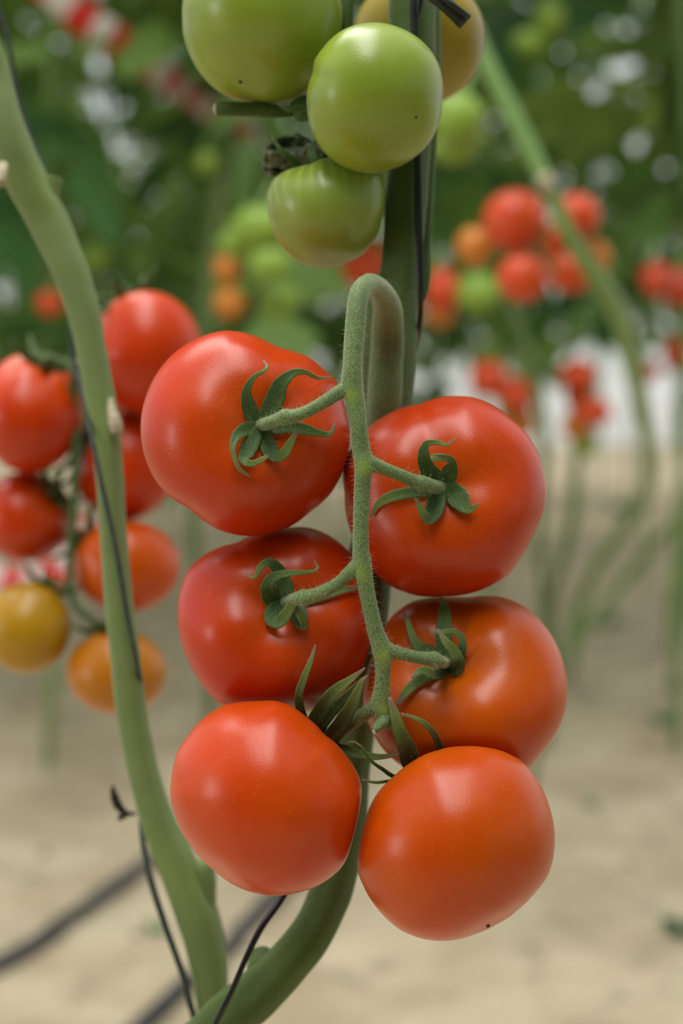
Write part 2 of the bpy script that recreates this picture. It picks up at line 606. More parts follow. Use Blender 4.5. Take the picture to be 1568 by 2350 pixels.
def press(keys, gap=0.0002):
    """fruits that grow against each other flatten where they touch"""
    for i in range(len(keys)):
        for j in range(i + 1, len(keys)):
            a, b = TOM[keys[i]], TOM[keys[j]]
            ca, cb = a['C'], b['C']
            u = cb - ca; L = np.linalg.norm(u); u = u / L
            sa = ((a['V'] - ca) @ u).max(); sb = (-(b['V'] - cb) @ u).max()
            if sa + sb <= L or L > .2: continue
            m = ca + u * (sa + (L - sb)) / 2
            for t, s in ((a, 1), (b, -1)):
                h = s * ((t['V'] - m) @ u) + gap
                k = .004
                # soft clamp
                push = np.where(h > -k, (np.maximum(h + k, 0) - k * (1 - np.exp(-np.maximum(h + k, 0) / k))), 0)
                t['V'] = t['V'] - s * push[:, None] * u


def tomato(key, material, label, group=None, **kw):
    V, Fc, C0, R, ax, at = tomato_shape(**kw)
    TOM[key] = dict(V=V, F=Fc, C=C0, R=R, ax=ax, at=at, mat=material, label=label, group=group)


T1o = [(323, 966), (346, 881), (393, 816), (443, 781), (514, 758), (564, 763), (607, 779), (636, 795), (675, 806), (711, 820), (746, 849), (775, 877), (796, 949), (804, 1006), (789, 1077), (761, 1131), (711, 1177), (657, 1213), (604, 1229), (550, 1229), (500, 1216), (461, 1191), (432, 1166), (389, 1141), (354, 1099), (332, 1049)]
T2o = [(786, 1082), (794, 1054), (815, 1010), (847, 979), (883, 954), (926, 934), (961, 928), (997, 914), (1044, 908), (1083, 911), (1126, 927), (1169, 957), (1211, 996), (1240, 1050), (1254, 1118), (1247, 1179), (1226, 1225), (1197, 1279), (1167, 1321), (1130, 1343), (1074, 1363), (1019, 1369), (967, 1369), (919, 1356), (882, 1335), (849, 1302), (808, 1229), (790, 1136)]
T3o = [(407, 1412), (412, 1359), (434, 1305), (473, 1269), (516, 1250), (544, 1244), (569, 1232), (620, 1215), (666, 1209), (694, 1208), (723, 1214), (759, 1230), (791, 1255), (825, 1295), (850, 1360), (862, 1430), (855, 1500), (830, 1560), (791, 1598), (745, 1625), (701, 1637), (640, 1642), (570, 1635), (505, 1617), (469, 1580), (434, 1519), (412, 1459)]
T4o = [(884, 1432), (908, 1406), (945, 1380), (982, 1371), (1041, 1369), (1074, 1370), (1115, 1366), (1152, 1369), (1197, 1387), (1241, 1424), (1278, 1480), (1298, 1539), (1303, 1594), (1296, 1639), (1278, 1683), (1248, 1724), (1213, 1765), (1160, 1795), (1080, 1808), (1000, 1798), (932, 1766), (889, 1731), (856, 1683), (838, 1639), (831, 1580), (838, 1520), (855, 1470)]
T5o = [(390, 1830), (392, 1790), (405, 1730), (430, 1690), (470, 1645), (520, 1615), (570, 1605), (625, 1606), (670, 1620), (705, 1645), (745, 1685), (790, 1725), (820, 1770), (837, 1820), (840, 1870), (830, 1915), (808, 1965), (770, 2005), (730, 2033), (680, 2050), (630, 2056), (575, 2048), (530, 2028), (490, 1997), (440, 1945), (405, 1885)]
T6o = [(812, 1940), (815, 1900), (835, 1860), (870, 1815), (905, 1780), (945, 1748), (1000, 1722), (1050, 1711), (1110, 1711), (1150, 1720), (1200, 1748), (1235, 1790), (1260, 1845), (1273, 1900), (1272, 1960), (1258, 2010), (1225, 2055), (1190, 2088), (1140, 2122), (1090, 2145), (1030, 2160), (970, 2155), (920, 2135), (870, 2090), (835, 2035), (815, 1980)]
G1o = [(419, 51), (436, 128), (467, 179), (508, 214), (564, 235), (625, 241), (676, 230), (720, 205), (762, 150), (782, 80), (783, 10), (760, -60), (710, -110), (640, -135), (560, -135), (490, -105), (440, -50), (420, 0)]
G2o = [(717, 168), (705, 250), (727, 327), (763, 367), (804, 390), (845, 399), (896, 390), (947, 365), (982, 332), (1005, 291), (1016, 230), (1016, 184), (1003, 138), (972, 97), (931, 69), (880, 53), (819, 56), (778, 74), (743, 107), (722, 138)]
G3o = [(610, 459), (615, 435), (625, 413), (651, 393), (687, 381), (712, 376), (745, 362), (800, 362), (850, 378), (876, 400), (885, 430), (885, 459), (875, 510), (860, 551), (834, 582), (799, 602), (748, 617), (707, 612), (666, 587), (636, 551), (618, 505)]

RES = (96, 144)
tomato('T1', 'red', 'ripe red tomato with a pinched notch in its upper rim, highest of the sharp truss', c=(565, 995), d=.541, axis=(.23, .13, 1), outline=T1o, res=RES, amp=.022, phase=.6, lobes=4, dip=.24)
tomato('T2', 'red', 'ripe red tomato under the bare stalk bend, its curled sepals near its centre', c=(1020, 1138), d=.550, axis=(-.05, .13, 1), outline=T2o, res=RES, amp=.03, phase=2.2, lobes=4, dip=.27)
tomato('T3', 'deep', 'deep red tomato touching the notched tomato above it, two sepals curling like horns', c=(632, 1425), d=.556, axis=(.15, .33, 1), outline=T3o, res=RES, amp=.025, phase=1.1, lobes=5, dip=.27)
tomato('T4', 'orange', 'orange-red tomato with a deep stalk hollow and upright green sepals, below the curled-sepal one', c=(1068, 1585), d=.558, axis=(-.42, .62, 1), outline=T4o, res=RES, amp=.04, phase=.2, lobes=4, dip=.34)
tomato('T5', 'light', 'smooth light red tomato showing its bottom, in front of the dangling black twine', c=(617, 1830), d=.524, axis=(.55, .75, -.45), outline=T5o, res=RES, amp=.02, lobes=5)
tomato('T6', 'orange', 'smooth orange tomato hanging lowest on the truss, tiny blossom scar underneath', c=(1043, 1935), d=.520, axis=(-.42, .80, -.45), outline=T6o, res=RES, amp=.02, lobes=5)
tomato('G1', 'green', 'large hard green tomato cut by the top edge, dark blossom dot below', c=(600, 50), d=.572, axis=(.2, .9, -.4), outline=G1o, res=RES, amp=.015)
tomato('G2', 'green', 'smooth green tomato in front of the black twine on the main stem', c=(862, 225), d=.549, axis=(-.5, .6, -.6), outline=G2o, res=RES, amp=.02)
tomato('G3', 'greenstripe', 'small green tomato with faint pale stripes, tucked under the other green ones', c=(748, 490), d=.575, axis=(-.1, .95, -.25), outline=G3o, res=RES, amp=.04, lobes=6, phase=.5)
tomato('G4', 'olive', 'yellow-green turning tomato half hidden behind the thick main stem', c=(963, 88), d=.632, axis=(0, .9, -.3), rx=151, ry=154, res=(48, 72))
press(['T1', 'T2', 'T3', 'T4', 'T5', 'T6'])
press(['G1', 'G2'])
LG = 'ripening tomatoes on the truss behind the near stem'
tomato('L1', 'red', 'blurred red tomato cut by the frame edge, highest beside the near green stem', c=(70, 948), d=.80, axis=(.3, .8, .2), rx=120, ry=138, res=(40, 60), amp=.03)
tomato('L2', 'red', 'blurred red tomato with a green nub on top, behind the near green stem', c=(335, 808), d=.80, axis=(-.35, .9, .1), rx=130, ry=141, res=(40, 60), amp=.04, lobes=3)
tomato('L3', 'red', 'blurred red tomato crossed by the stem just below its pale broken leaf scar', c=(285, 1065), d=.825, axis=(-.6, .3, .3), rx=120, ry=130, res=(40, 60))
tomato('L4', 'red', 'blurred red tomato under the edge-cut red one, above the amber tomato', c=(60, 1185), d=.815, axis=(.7, .5, .2), rx=108, ry=103, res=(40, 60))
tomato('L5', 'orange', 'blurred orange-red tomato crossed by the near stem, above the orange one', c=(290, 1300), d=.81, axis=(-.7, .5, .1), rx=123, ry=106, res=(40, 60))
tomato('L6', 'amber', 'blurred yellow-amber unripe tomato cut by the frame edge', c=(62, 1441), d=.80, axis=(.4, .8, -.2), rx=103, ry=105, res=(40, 60))
tomato('L7', 'amberdeep', 'blurred orange unripe tomato hanging lowest behind the near stem', c=(268, 1541), d=.80, axis=(-.2, .9, 0), rx=115, ry=98, res=(40, 60))
for k in ('L1', 'L2', 'L3', 'L4', 'L5', 'L6', 'L7'): TOM[k]['group'] = LG
press(['L1', 'L2', 'L3', 'L4', 'L5', 'L6', 'L7'])
RG = 'red tomatoes on the truss crossed by the slanting stem'
tomato('R1', 'far_red', 'blurred red tomato, largest and topmost in the truss by the slanting stem', c=(1182, 507), d=1.42, axis=(.5, .7, 0), rx=74, ry=72, res=(28, 40))
tomato('R2', 'far_red', 'blurred red tomato with a pale top on the far side of the slanting stem', c=(1325, 495), d=1.46, axis=(-.4, .8, 0), rx=55, ry=52, res=(28, 40))
tomato('R3', 'far_orange', 'small blurred orange tomato at the outer side of the truss by the slanting stem', c=(1090, 566), d=1.48, axis=(.6, .7, 0), rx=44, ry=47, res=(28, 40))
tomato('R4', 'far_red', 'blurred orange-red tomato at the bottom of the truss by the slanting stem', c=(1200, 638), d=1.40, axis=(.5, .6, 0), rx=60, ry=56, res=(28, 40))
tomato('R5', 'far_red', 'blurred dark red tomato low beside the slanting stem, above a white gap', c=(1312, 622), d=1.48, axis=(-.3, .8, 0), rx=56, ry=50, res=(28, 40))
tomato('R6', 'far_red', 'blurred shaded red tomato deep in the middle of the truss by the slanting stem', c=(1276, 552), d=1.52, axis=(0, .9, -.3), rx=50, ry=50, res=(28, 40))
tomato('R7', 'far_orange', 'blurred orange-red tomato peeping out past the slanting stem', c=(1368, 592), d=1.50, axis=(-.4, .7, 0), rx=36, ry=42, res=(28, 40))
for k in ('R1', 'R2', 'R3', 'R4', 'R5', 'R6', 'R7'): TOM[k]['group'] = RG
press(['R1', 'R2', 'R3', 'R4', 'R5', 'R6', 'R7'])

for k, t in TOM.items():
    o = obj('tomato', t['V'], t['F'], M[t['mat']], origin=t['C'], attrs=t['at'])
    props(o, t['label'], 'tomato', t['group'])
    t['obj'] = o
    t['bvh'] = BVHTree.FromPolygons([tuple(v) for v in t['V']], t['F'])
for k in ('T1', 'T2', 'T3', 'T4', 'T5', 'T6'): TOM[k]['obj']['group'] = 'ripe tomatoes on the sharp truss'
for k in ('G1', 'G2', 'G3'): TOM[k]['obj']['group'] = 'green tomatoes at the top of the main stem'


def hit_depth(key, px, py):
    r = raydir(px, py)
    loc, n, i, dist = TOM[key]['bvh'].ray_cast(Vector(CAM), Vector(r))
    if loc is None: return None
    return float((np.array(loc) - CAM) @ FW)


# ------------------------------------------------------------------ calyx
def ribbon(C, Wd, thick=.0007, cup=.16, flip=1, wave=0.0, sub=5):
    A = spline(np.column_stack([C, Wd]), sub)
    C, Wd = A[:, :3], np.maximum(A[:, 3], 2e-4)
    T = norm(np.gradient(C, axis=0))
    view = norm(C - CAM)
    S = norm(np.cross(T, view))
    N = norm(np.cross(S, T))
    N = np.where((np.sum(N * view, 1) > 0)[:, None], -N, N)
    seg = 12
    a = np.linspace(0, 2 * np.pi, seg, endpoint=False)
    V = []
    n = len(C)
    for i in range(n):
        w = Wd[i] / 2 * (1 + wave * math.sin(i * 1.9))
        th = min(thick, w * .9) / 2
        for x in a:
            cx, sx = math.cos(x), math.sin(x)
            mid = -.12 * w * math.exp(-(cx / .20) ** 2) + .035 * w * math.sin(i * 1.3 + 5 * cx) * (1 - cx * cx)
            V.append(C[i] + S[i] * w * cx + N[i] * (th * sx + flip * cup * w * 2 * cx * cx * .5 + mid))
    tip = np.repeat(np.clip((np.linspace(0, 1, n) - .80) / .15, 0, 1), seg)
    return np.array(V), grid_faces(n, seg), tip, C, Wd / 2, (S, N)


def sepal(parent, pts, widths, depths, cup=.2, flip=1, wave=.03, hair=40, seed=0, name='sepal', material='sepal', tipmax=1.0):
    C = np.array([P(x, y, d) for (x, y), d in zip(pts, depths)])
    Wd = np.array([w * d / F for w, d in zip(widths, depths)])
    V, Fc, tip, C2, R2, fr = ribbon(C, Wd, cup=cup, flip=flip, wave=wave)
    o = obj(name, V, Fc, M[material], parent=parent, attrs={'tip': tip * tipmax, 'node': np.clip((np.repeat(np.linspace(0, 1, len(C2)), 12) - .42) * 2, 0, .8)})
    return o, (C2, R2, fr)


def surf_calyx(key, centre, sepals, hubr=17):
    """hub in the stalk hollow plus sepals traced over the fruit's own surface (heights in mm above it)"""
    t = TOM[key]
    d0 = hit_depth(key, *centre)
    hub = P(centre[0], centre[1], d0)
    # small domed star at the base of the sepals
    ax = t['ax']; e1 = norm(np.cross(ax, UP + .1 * RT)); e2 = np.cross(ax, e1)
    V, n, m = [], 5, 20
    r0 = hubr * d0 / F
    for i in range(n):
        q = i / (n - 1)
        for j in range(m):
            a = 2 * np.pi * j / m
            rr = r0 * (q + .02) * (1 + .22 * q * math.cos(5 * a + .5))
            V.append(hub + ax * (.0022 * (1 - q ** 2) + .0005) + rr * (math.cos(a) * e1 + math.sin(a) * e2))
    for j in range(m):
        a = 2 * np.pi * j / m
        V.append(hub - ax * .0008 + r0 * .6 * (math.cos(a) * e1 + math.sin(a) * e2))
    cal = obj('calyx', V, grid_faces(n + 1, m), M['sepal'], parent=t['obj'])
    hl = []
    for si, (pts, widths, hs) in enumerate(sepals):
        pts = [tuple(centre)] + list(pts)
        widths = [max(12, widths[0] * .55)] + list(widths)
        hs = [1.3] + list(hs)
        ds, last = [], d0
        for (x, y), h in zip(pts, hs):
            dd = hit_depth(key, x, y)
            if dd is None: dd = last
            last = dd
            ds.append(dd - h / 1000)
        o, ln = sepal(cal, pts, widths, ds)
        hl.append(ln)
    V, Fc = hairs(hl, 260, .0004, .0016, r=1.8e-5, seed=hash(centre[0]) % 97)
    props(obj('fine_hair', V, Fc, M['hair'], parent=cal), kind='stuff')
    return d0


def cal_depths(d, n): return [d] * n


D1 = surf_calyx('T1', (600, 975), [
    ([(583, 960), (572, 934), (566, 899), (582, 866), (604, 853), (613, 841), (605, 827)], [34, 36, 22, 12, 9, 7, 3], [2, 3.5, 6, 8, 8, 8, 7]),
    ([(616, 947), (632, 913), (645, 881), (671, 857), (700, 854), (729, 867), (761, 866)], [40, 44, 34, 20, 12, 9, 4], [2, 3, 5, 8, 9, 8, 5]),
    ([(630, 985), (657, 979), (693, 984), (729, 993), (754, 997), (765, 986), (767, 972)], [26, 30, 28, 18, 12, 8, 3], [1.5, 2, 2.5, 3, 4, 6, 7]),
    ([(611, 1012), (621, 1034), (636, 1048), (655, 1037), (671, 1008), (683, 988)], [36, 40, 26, 24, 16, 6], [1.5, 2, 4, 7, 9, 10]),
    ([(580, 1012), (567, 1036), (561, 1056), (579, 1064), (604, 1053), (614, 1046)], [36, 38, 24, 15, 12, 6], [1.5, 2, 4, 6, 7, 7]),
    ([(568, 984), (545, 998), (534, 1024), (539, 1052), (550, 1077), (576, 1095)], [32, 26, 14, 11, 9, 4], [2, 5, 7, 7, 6, 4])])
D2 = surf_calyx('T2', (1012, 1118), [
    ([(1003, 1098), (984, 1080), (973, 1050), (978, 1020), (1004, 1015), (1026, 1021), (1049, 1004)], [38, 38, 30, 17, 12, 8, 3], [2, 4, 8, 11, 12, 12, 11]),
    ([(1026, 1098), (1034, 1078), (1036, 1058), (1018, 1050), (996, 1055), (995, 1045), (1022, 1042)], [38, 36, 20, 15, 11, 7, 3], [2, 4, 8, 11, 12, 12, 12]),
    ([(1040, 1129), (1054, 1146), (1072, 1165), (1085, 1166), (1094, 1158), (1103, 1155)], [46, 50, 32, 16, 6, 3], [1.5, 2, 2.5, 3, 4, 5]),
    ([(1003, 1144), (997, 1171), (986, 1192), (972, 1179), (961, 1155), (950, 1141)], [42, 42, 26, 20, 12, 5], [1.5, 2, 4, 7, 9, 10]),
    ([(985, 1130), (945, 1130), (901, 1139), (869, 1157), (850, 1186)], [22, 26, 26, 17, 6], [1.5, 2, 2, 2, 2])])
D3 = surf_calyx('T3', (652, 1382), [
    ([(654, 1355), (647, 1325), (634, 1301), (616, 1290), (598, 1301), (587, 1322), (575, 1324), (563, 1313)], [42, 38, 27, 20, 15, 9, 6, 3], [2, 4, 7, 9, 9, 7, 6, 6]),
    ([(628, 1375), (613, 1349), (624, 1327), (651, 1317), (684, 1314), (716, 1312), (730, 1302), (721, 1288)], [46, 32, 24, 18, 12, 8, 5, 3], [2, 7, 10, 12, 13, 13, 13, 13]),
    ([(632, 1401), (626, 1421), (644, 1425), (664, 1398), (679, 1373), (692, 1355)], [42, 36, 30, 24, 19, 6], [2, 4, 8, 12, 15, 17]),
    ([(682, 1403), (692, 1428), (700, 1434), (688, 1412), (673, 1392)], [40, 34, 20, 16, 6], [2, 4, 7, 10, 11]),
    ([(690, 1384), (712, 1378), (748, 1366), (784, 1354), (821, 1350)], [12, 18, 20, 18, 11], [1.5, 2, 2.5, 3, 3])])
D4 = surf_calyx('T4', (1026, 1522), [
    ([(1008, 1508), (987, 1495), (963, 1485), (946, 1458), (936, 1428), (926, 1404)], [28, 30, 26, 17, 12, 4], [2, 3, 4, 5, 6, 7]),
    ([(1020, 1487), (1019, 1446), (1021, 1409), (1018, 1387), (1011, 1368)], [36, 38, 28, 18, 4], [3, 4, 4, 4, 4]),
    ([(1046, 1508), (1060, 1490), (1060, 1463), (1041, 1449), (1015, 1450), (988, 1452)], [22, 22, 16, 13, 11, 5], [3, 6, 8, 10, 11, 12]),
    ([(1045, 1535), (1052, 1520), (1042, 1495), (1023, 1472), (1004, 1443)], [34, 32, 26, 18, 5], [4, 9, 12, 14, 15]),
    ([(1016, 1543), (997, 1548), (967, 1538), (945, 1556)], [22, 24, 18, 5], [4, 7, 9, 9]),
    ([(1000, 1545), (985, 1551), (956, 1566), (930, 1591), (912, 1620)], [22, 24, 24, 20, 7], [2, 3, 3, 3, 3])])


def free_calyx(key, centre, depth, sepals, hubr=14):
    t = TOM[key]
    hub = P(centre[0], centre[1], depth)
    V, Fc, *_ = tube([hub - t['ax'] * .002, hub + t['ax'] * .001, hub + t['ax'] * .003], [hubr * depth / F * s for s in (1.2, 1.0, .5)], seg=14, sub=3)
    cal = obj('calyx', V, Fc, M['sepal'], parent=t['obj'])
    hl = []
    for pts, widths, ds in sepals:
        pts = [tuple(centre)] + list(pts); widths = [max(9, widths[0] * .6)] + list(widths); ds = [depth] + list(ds)
        o, ln = sepal(cal, pts, widths, ds)
        hl.append(ln)
    V, Fc = hairs(hl, 300, .0004, .0018, r=1.8e-5, seed=int(centre[0]) % 97)
    props(obj('fine_hair', V, Fc, M['hair'], parent=cal), kind='stuff')


free_calyx('T5', (752, 1712), .540, [
    ([(712, 1668), (696, 1648), (686, 1600), (698, 1556), (715, 1512), (724, 1479)], [16, 21, 20, 17, 11, 3], [.534, .530, .522, .519, .518, .518]),
    ([(722, 1668), (738, 1628), (768, 1588), (805, 1559), (838, 1533)], [34, 36, 30, 17, 4], [.533, .527, .521, .517, .514]),
    ([(742, 1672), (769, 1628), (801, 1591), (833, 1556)], [16, 22, 18, 5], [.535, .530, .524, .519]),
    ([(758, 1694), (787, 1655), (812, 1609), (830, 1566), (843, 1549)], [34, 36, 26, 12, 3], [.534, .524, .517, .513, .512]),
    ([(800, 1655), (820, 1612), (826, 1580)], [24, 20, 5], [.540, .538, .534]),
    ([(778, 1716), (815, 1728), (864, 1737), (924, 1731)], [19, 23, 15, 5], [.536, .530, .524, .520])])
free_calyx('T6', (968, 1790), .540, [
    ([(945, 1757), (934, 1717), (918, 1680), (907, 1640), (894, 1600)], [40, 42, 32, 22, 7], [.526, .518, .514, .512, .511]),
    ([(1008, 1732), (998, 1688), (967, 1655), (920, 1637)], [18, 16, 12, 5], [.530, .520, .516, .515]),
    ([(908, 1783), (878, 1765), (852, 1746), (832, 1716), (812, 1702), (800, 1704)], [10, 9, 7, 5, 4, 3], [.531, .526, .524, .522, .522, .521]),
    ([(904, 1791), (864, 1796), (831, 1789)], [7, 7, 4], [.532, .527, .524])])
# darker shoulder lobe of the broad sepal
for k, tgt, x, y, r in (('G1', 'blossom_scar', 552, 187, 5), ('G2', 'blossom_scar', 955, 269, 3.5), ('T6', 'blossom_scar', 1120, 2124, 5)):
    d = hit_depth(k, x, y)
    if d:
        V, Fc, *_ = tube([P(x, y, d + .0003), P(x, y, d - .0002), P(x + .5, y, d - .0005)], [r * d / F, r * .8 * d / F, r * .3 * d / F], seg=10, sub=2)
        obj(tgt, V, Fc, M['darkspeck'], parent=TOM[k]['obj'])

# ------------------------------------------------------------------ main plant
base = G(500, 2350)
DM = .584
plant = empty('tomato_plant', (P(500, 2420, .60)[0], P(500, 2420, .60)[1], 0.0))
props(plant, 'tomato plant with thick fuzzy main stem and truss stalk bearing the six sharp red tomatoes', 'plant')
root = ORIG[plant.name]
ms = [(935, -160, DM, 108), (944, -40, DM, 108), (946, 60, DM, 108), (944, 200, DM, 104), (940, 340, DM, 98), (930, 480, DM, 96), (920, 620, DM, 94), (904, 690, DM, 112), (894, 780, DM, 126), (889, 880, DM, 122), (886, 980, DM, 108), (876, 1120, DM + .002, 98), (858, 1280, DM + .004, 92), (846, 1420, DM + .008, 88), (824, 1600, DM + .010, 88), (806, 1760, DM + .008, 90), (792, 1900, .584, 94), (768, 2020, .582, 96), (722, 2130, .580, 98), (655, 2215, .578, 104), (580, 2290, .578, 112), (500, 2360, .580, 116)]
pts = [P(x, y, d) for x, y, d, w in ms]; rad = [w * d / F / 2 for x, y, d, w in ms]
pts += [pts[-1] + np.array([-.04, .02, -.06]), np.array([root[0] - .06, root[1] + .05, .25]), np.array([root[0] - .03, root[1] + .03, .08]), np.array([root[0], root[1], -.03])]
rad += [.0115, .012, .0125, .013]
V, Fc, C, R, fr = tube(pts, rad, seg=40, sub=8, ridge=.035, lump=.05, seed=1)
nodeat = np.exp(-(np.linalg.norm(V - P(640, 2225, .565), axis=1) / .012) ** 2) * .5
main = obj('main_stem', V, Fc, M['main'], parent=plant, attrs={'node': nodeat, 'tip': nodeat * 0})
V, Fc = hairs([(C[:150], R[:150], (fr[0][:150], fr[1][:150]))], 5200, .0007, .0028, r=2.0e-5, seed=5)
props(obj('fine_hair', V, Fc, M['hair'], parent=main), kind='stuff')
# flank ridge running down the stem and ending in a rounded lobe
V, Fc, *_ = px_tube([(994, -60, .590, 30), (998, 120, .590, 30), (992, 300, .590, 26), (984, 450, .589, 24), (978, 560, .588, 26), (974, 630, .587, 32), (970, 672, .587, 26), (967, 694, .587, 12)], seg=16, sub=6, roundend=(False, True))
obj('leaf_base', V, Fc, M['main'], parent=plant)
# bud stub low on the stem
V, Fc, *_ = px_tube([(640, 2290, .580, 88), (622, 2255, .581, 88), (606, 2222, .583, 82), (602, 2205, .585, 66)], seg=18, sub=4, roundend=(False, True))
obj('side_shoot_stub', V, Fc, M['main'], parent=plant)

# truss stalk
nodes = [(806, 893, .5035), (840, 1072, .505), (826, 1303, .5085), (882, 1500, .5125), (882, 1628, .516)]
ts = [(882, 1040, .586, 84), (885, 920, .578, 84), (888, 830, .576, 80), (891, 760, .571, 76), (890, 710, .559, 67), (875, 672, .541, 55), (851, 652, .521, 47), (828, 668, .510, 46), (819, 710, .506, 46), (814, 770, .504, 46), (810, 830, .503, 46), (809, 885, .503, 50), (817, 925, .503, 43), (823, 975, .503, 40), (829, 1030, .504, 42), (836, 1068, .504, 44), (832, 1110, .505, 37), (829, 1180, .506, 36), (828, 1250, .507, 38), (832, 1298, .508, 44), (839, 1340, .509, 38), (851, 1400, .510, 36), (863, 1450, .511, 38), (878, 1495, .512, 46), (880, 1535, .513, 36), (877, 1580, .514, 36), (874, 1608, .515, 42), (880, 1630, .516, 42), (888, 1650, .518, 36), (893, 1664, .520, 26)]
V, Fc, C, R, fr = px_tube(ts, seg=32, sub=8, lump=.07, ridge=.012, seed=2, roundend=(False, True))
na = np.zeros(len(V))
for x, y, d in [(806, 908, .499), (837, 1076, .500), (828, 1318, .504), (884, 1508, .508), (882, 1634, .511)]:
    na = np.maximum(na, .8 * np.exp(-(np.linalg.norm((V - P(x, y, d)) * [1, .5, 1], axis=1) / .0030) ** 2))
truss = obj('truss_stem', V, Fc, M['stem'], parent=plant, attrs={'node': na, 'tip': na * 0})
tl = [(C, R, fr)]
peds = [
    ('T1', [(808, 893, .503, 40), (785, 897, .503, 34), (748, 920, .503, 30), (705, 944, .5035, 29), (672, 955, .504, 31), (655, 957, .5045, 38), (640, 962, .506, 31), (620, 970, .5085, 30), (600, 975, D1 - .0015, 30)]),
    ('T2', [(838, 1060, .504, 40), (858, 1066, .505, 34), (885, 1077, .507, 29), (925, 1093, .510, 28), (950, 1104, .512, 31), (966, 1109, .513, 37), (985, 1113, .515, 31), (1003, 1118, D2 - .003, 32), (1014, 1120, D2 - .001, 30)]),
    ('T3', [(828, 1296, .508, 40), (806, 1312, .509, 33), (775, 1339, .511, 29), (740, 1358, .514, 29), (712, 1368, .516, 32), (697, 1372, .517, 38), (682, 1374, .519, 30), (664, 1380, D3 - .003, 29), (652, 1384, D3 - .001, 27)]),
    ('T4', [(880, 1490, .512, 42), (902, 1495, .5125, 33), (930, 1502, .514, 29), (965, 1510, .516, 29), (988, 1512, .518, 33), (998, 1514, .519, 37), (1010, 1518, .521, 28), (1024, 1521, D4 - .003, 28), (1030, 1524, D4 - .001, 26)]),
    ('T5', [(876, 1612, .516, 40), (860, 1622, .518, 34), (838, 1638, .522, 32), (812, 1656, .527, 32), (788, 1674, .533, 32), (765, 1700, .538, 28), (752, 1712, .540, 24)]),
    ('T6', [(886, 1648, .519, 34), (905, 1660, .524, 24), (918, 1690, .532, 22), (930, 1730, .538, 22), (950, 1770, .541, 24), (968, 1792, .541, 24)])]
for k, pp in peds:
    V, Fc, C, R, fr = px_tube(pp, seg=24, sub=7, lump=.06, seed=len(tl), roundend=(False, False))
    na = np.exp(-(np.linalg.norm(V - P(*pp[0][:3]), axis=1) / .002) ** 2) * .2
    obj('fruit_stalk', V, Fc, M['stem'], parent=truss, attrs={'node': na, 'tip': na * 0})
    tl.append((C, R, fr))
V, Fc = hairs(tl, 5200, .0006, .0042, r=2.3e-5, seed=9)
props(obj('fine_hair', V, Fc, M['hair'], parent=truss), kind='stuff')
V, Fc = hairs(tl, 30000, .00015, .0005, r=2.8e-5, seed=19, droop=0)
props(obj('velvet_fuzz', V, Fc, M['hair'], parent=truss), kind='stuff')
# withered flower stub at the truss end
V, Fc, *_ = px_tube([(886, 1640, .515, 22), (878, 1656, .513, 26), (868, 1666, .512, 22), (860, 1676, .511, 17)], seg=14, sub=4, lump=.3)
stub = obj('cut_stub', V, Fc, M['stem'], parent=truss)
V, Fc, *_ = px_tube([(861, 1674, .5112, 13), (858, 1681, .5105, 8), (863, 1687, .510, 3)], seg=8, sub=3, lump=.3)
props(obj('withered_tip', V, Fc, M['scar'], parent=truss), 'pale withered flower scar')

# green truss at the top: stalks, cut leaf stalk, small sepals, dried leaf
V, Fc, C, R, fr = px_tube([(800, -120, .575, 30), (797, -20, .575, 30), (795, 40, .576, 31), (790, 110, .580, 30), (775, 200, .585, 30), (758, 262, .586, 34), (745, 320, .584, 26), (742, 362, .578, 24)], seg=20, sub=5, lump=.06)
up_truss = obj('truss_stem', V, Fc, M['main'], parent=plant, attrs={'node': np.zeros(len(V)), 'tip': np.zeros(len(V))})
l2 = [(C, R, fr)]
for pp in ([(760, 255, .586, 30), (800, 235, .592, 28), (880, 225, .598, 26), (925, 215, .590, 26)],
           [(775, 195, .585, 24), (740, 140, .590, 22), (700, 60, .592, 22), (670, 0, .585, 22)],
           [(760, 262, .586, 28), (790, 240, .582, 24), (815, 215, .576, 22)]):
    V, Fc, C, R, fr = px_tube(pp, seg=16, sub=4)
    obj('fruit_stalk', V, Fc, M['main'], parent=up_truss)
    l2.append((C, R, fr))
V, Fc, C, R, fr = px_tube([(497, 250, .575, 31), (520, 250, .575, 33), (580, 251, .578, 32), (640, 255, .580, 30), (700, 252, .583, 28), (760, 258, .586, 28)], seg=20, sub=5, lump=.05)
cutst = obj('cut_leaf_stalk', V, Fc, M['main'], parent=plant)
l2.append((C, R, fr))
V, Fc, *_ = px_tube([(498, 250, .5752, 26), (494, 250, .5750, 24), (492, 250, .5748, 12)], seg=14, sub=2)
props(obj('cut_end', V, Fc, M['scar'], parent=cutst), 'pale cut end')
V, Fc = hairs(l2, 900, .0005, .0018, seed=23)
props(obj('fine_hair', V, Fc, M['hair'], parent=up_truss), kind='stuff')
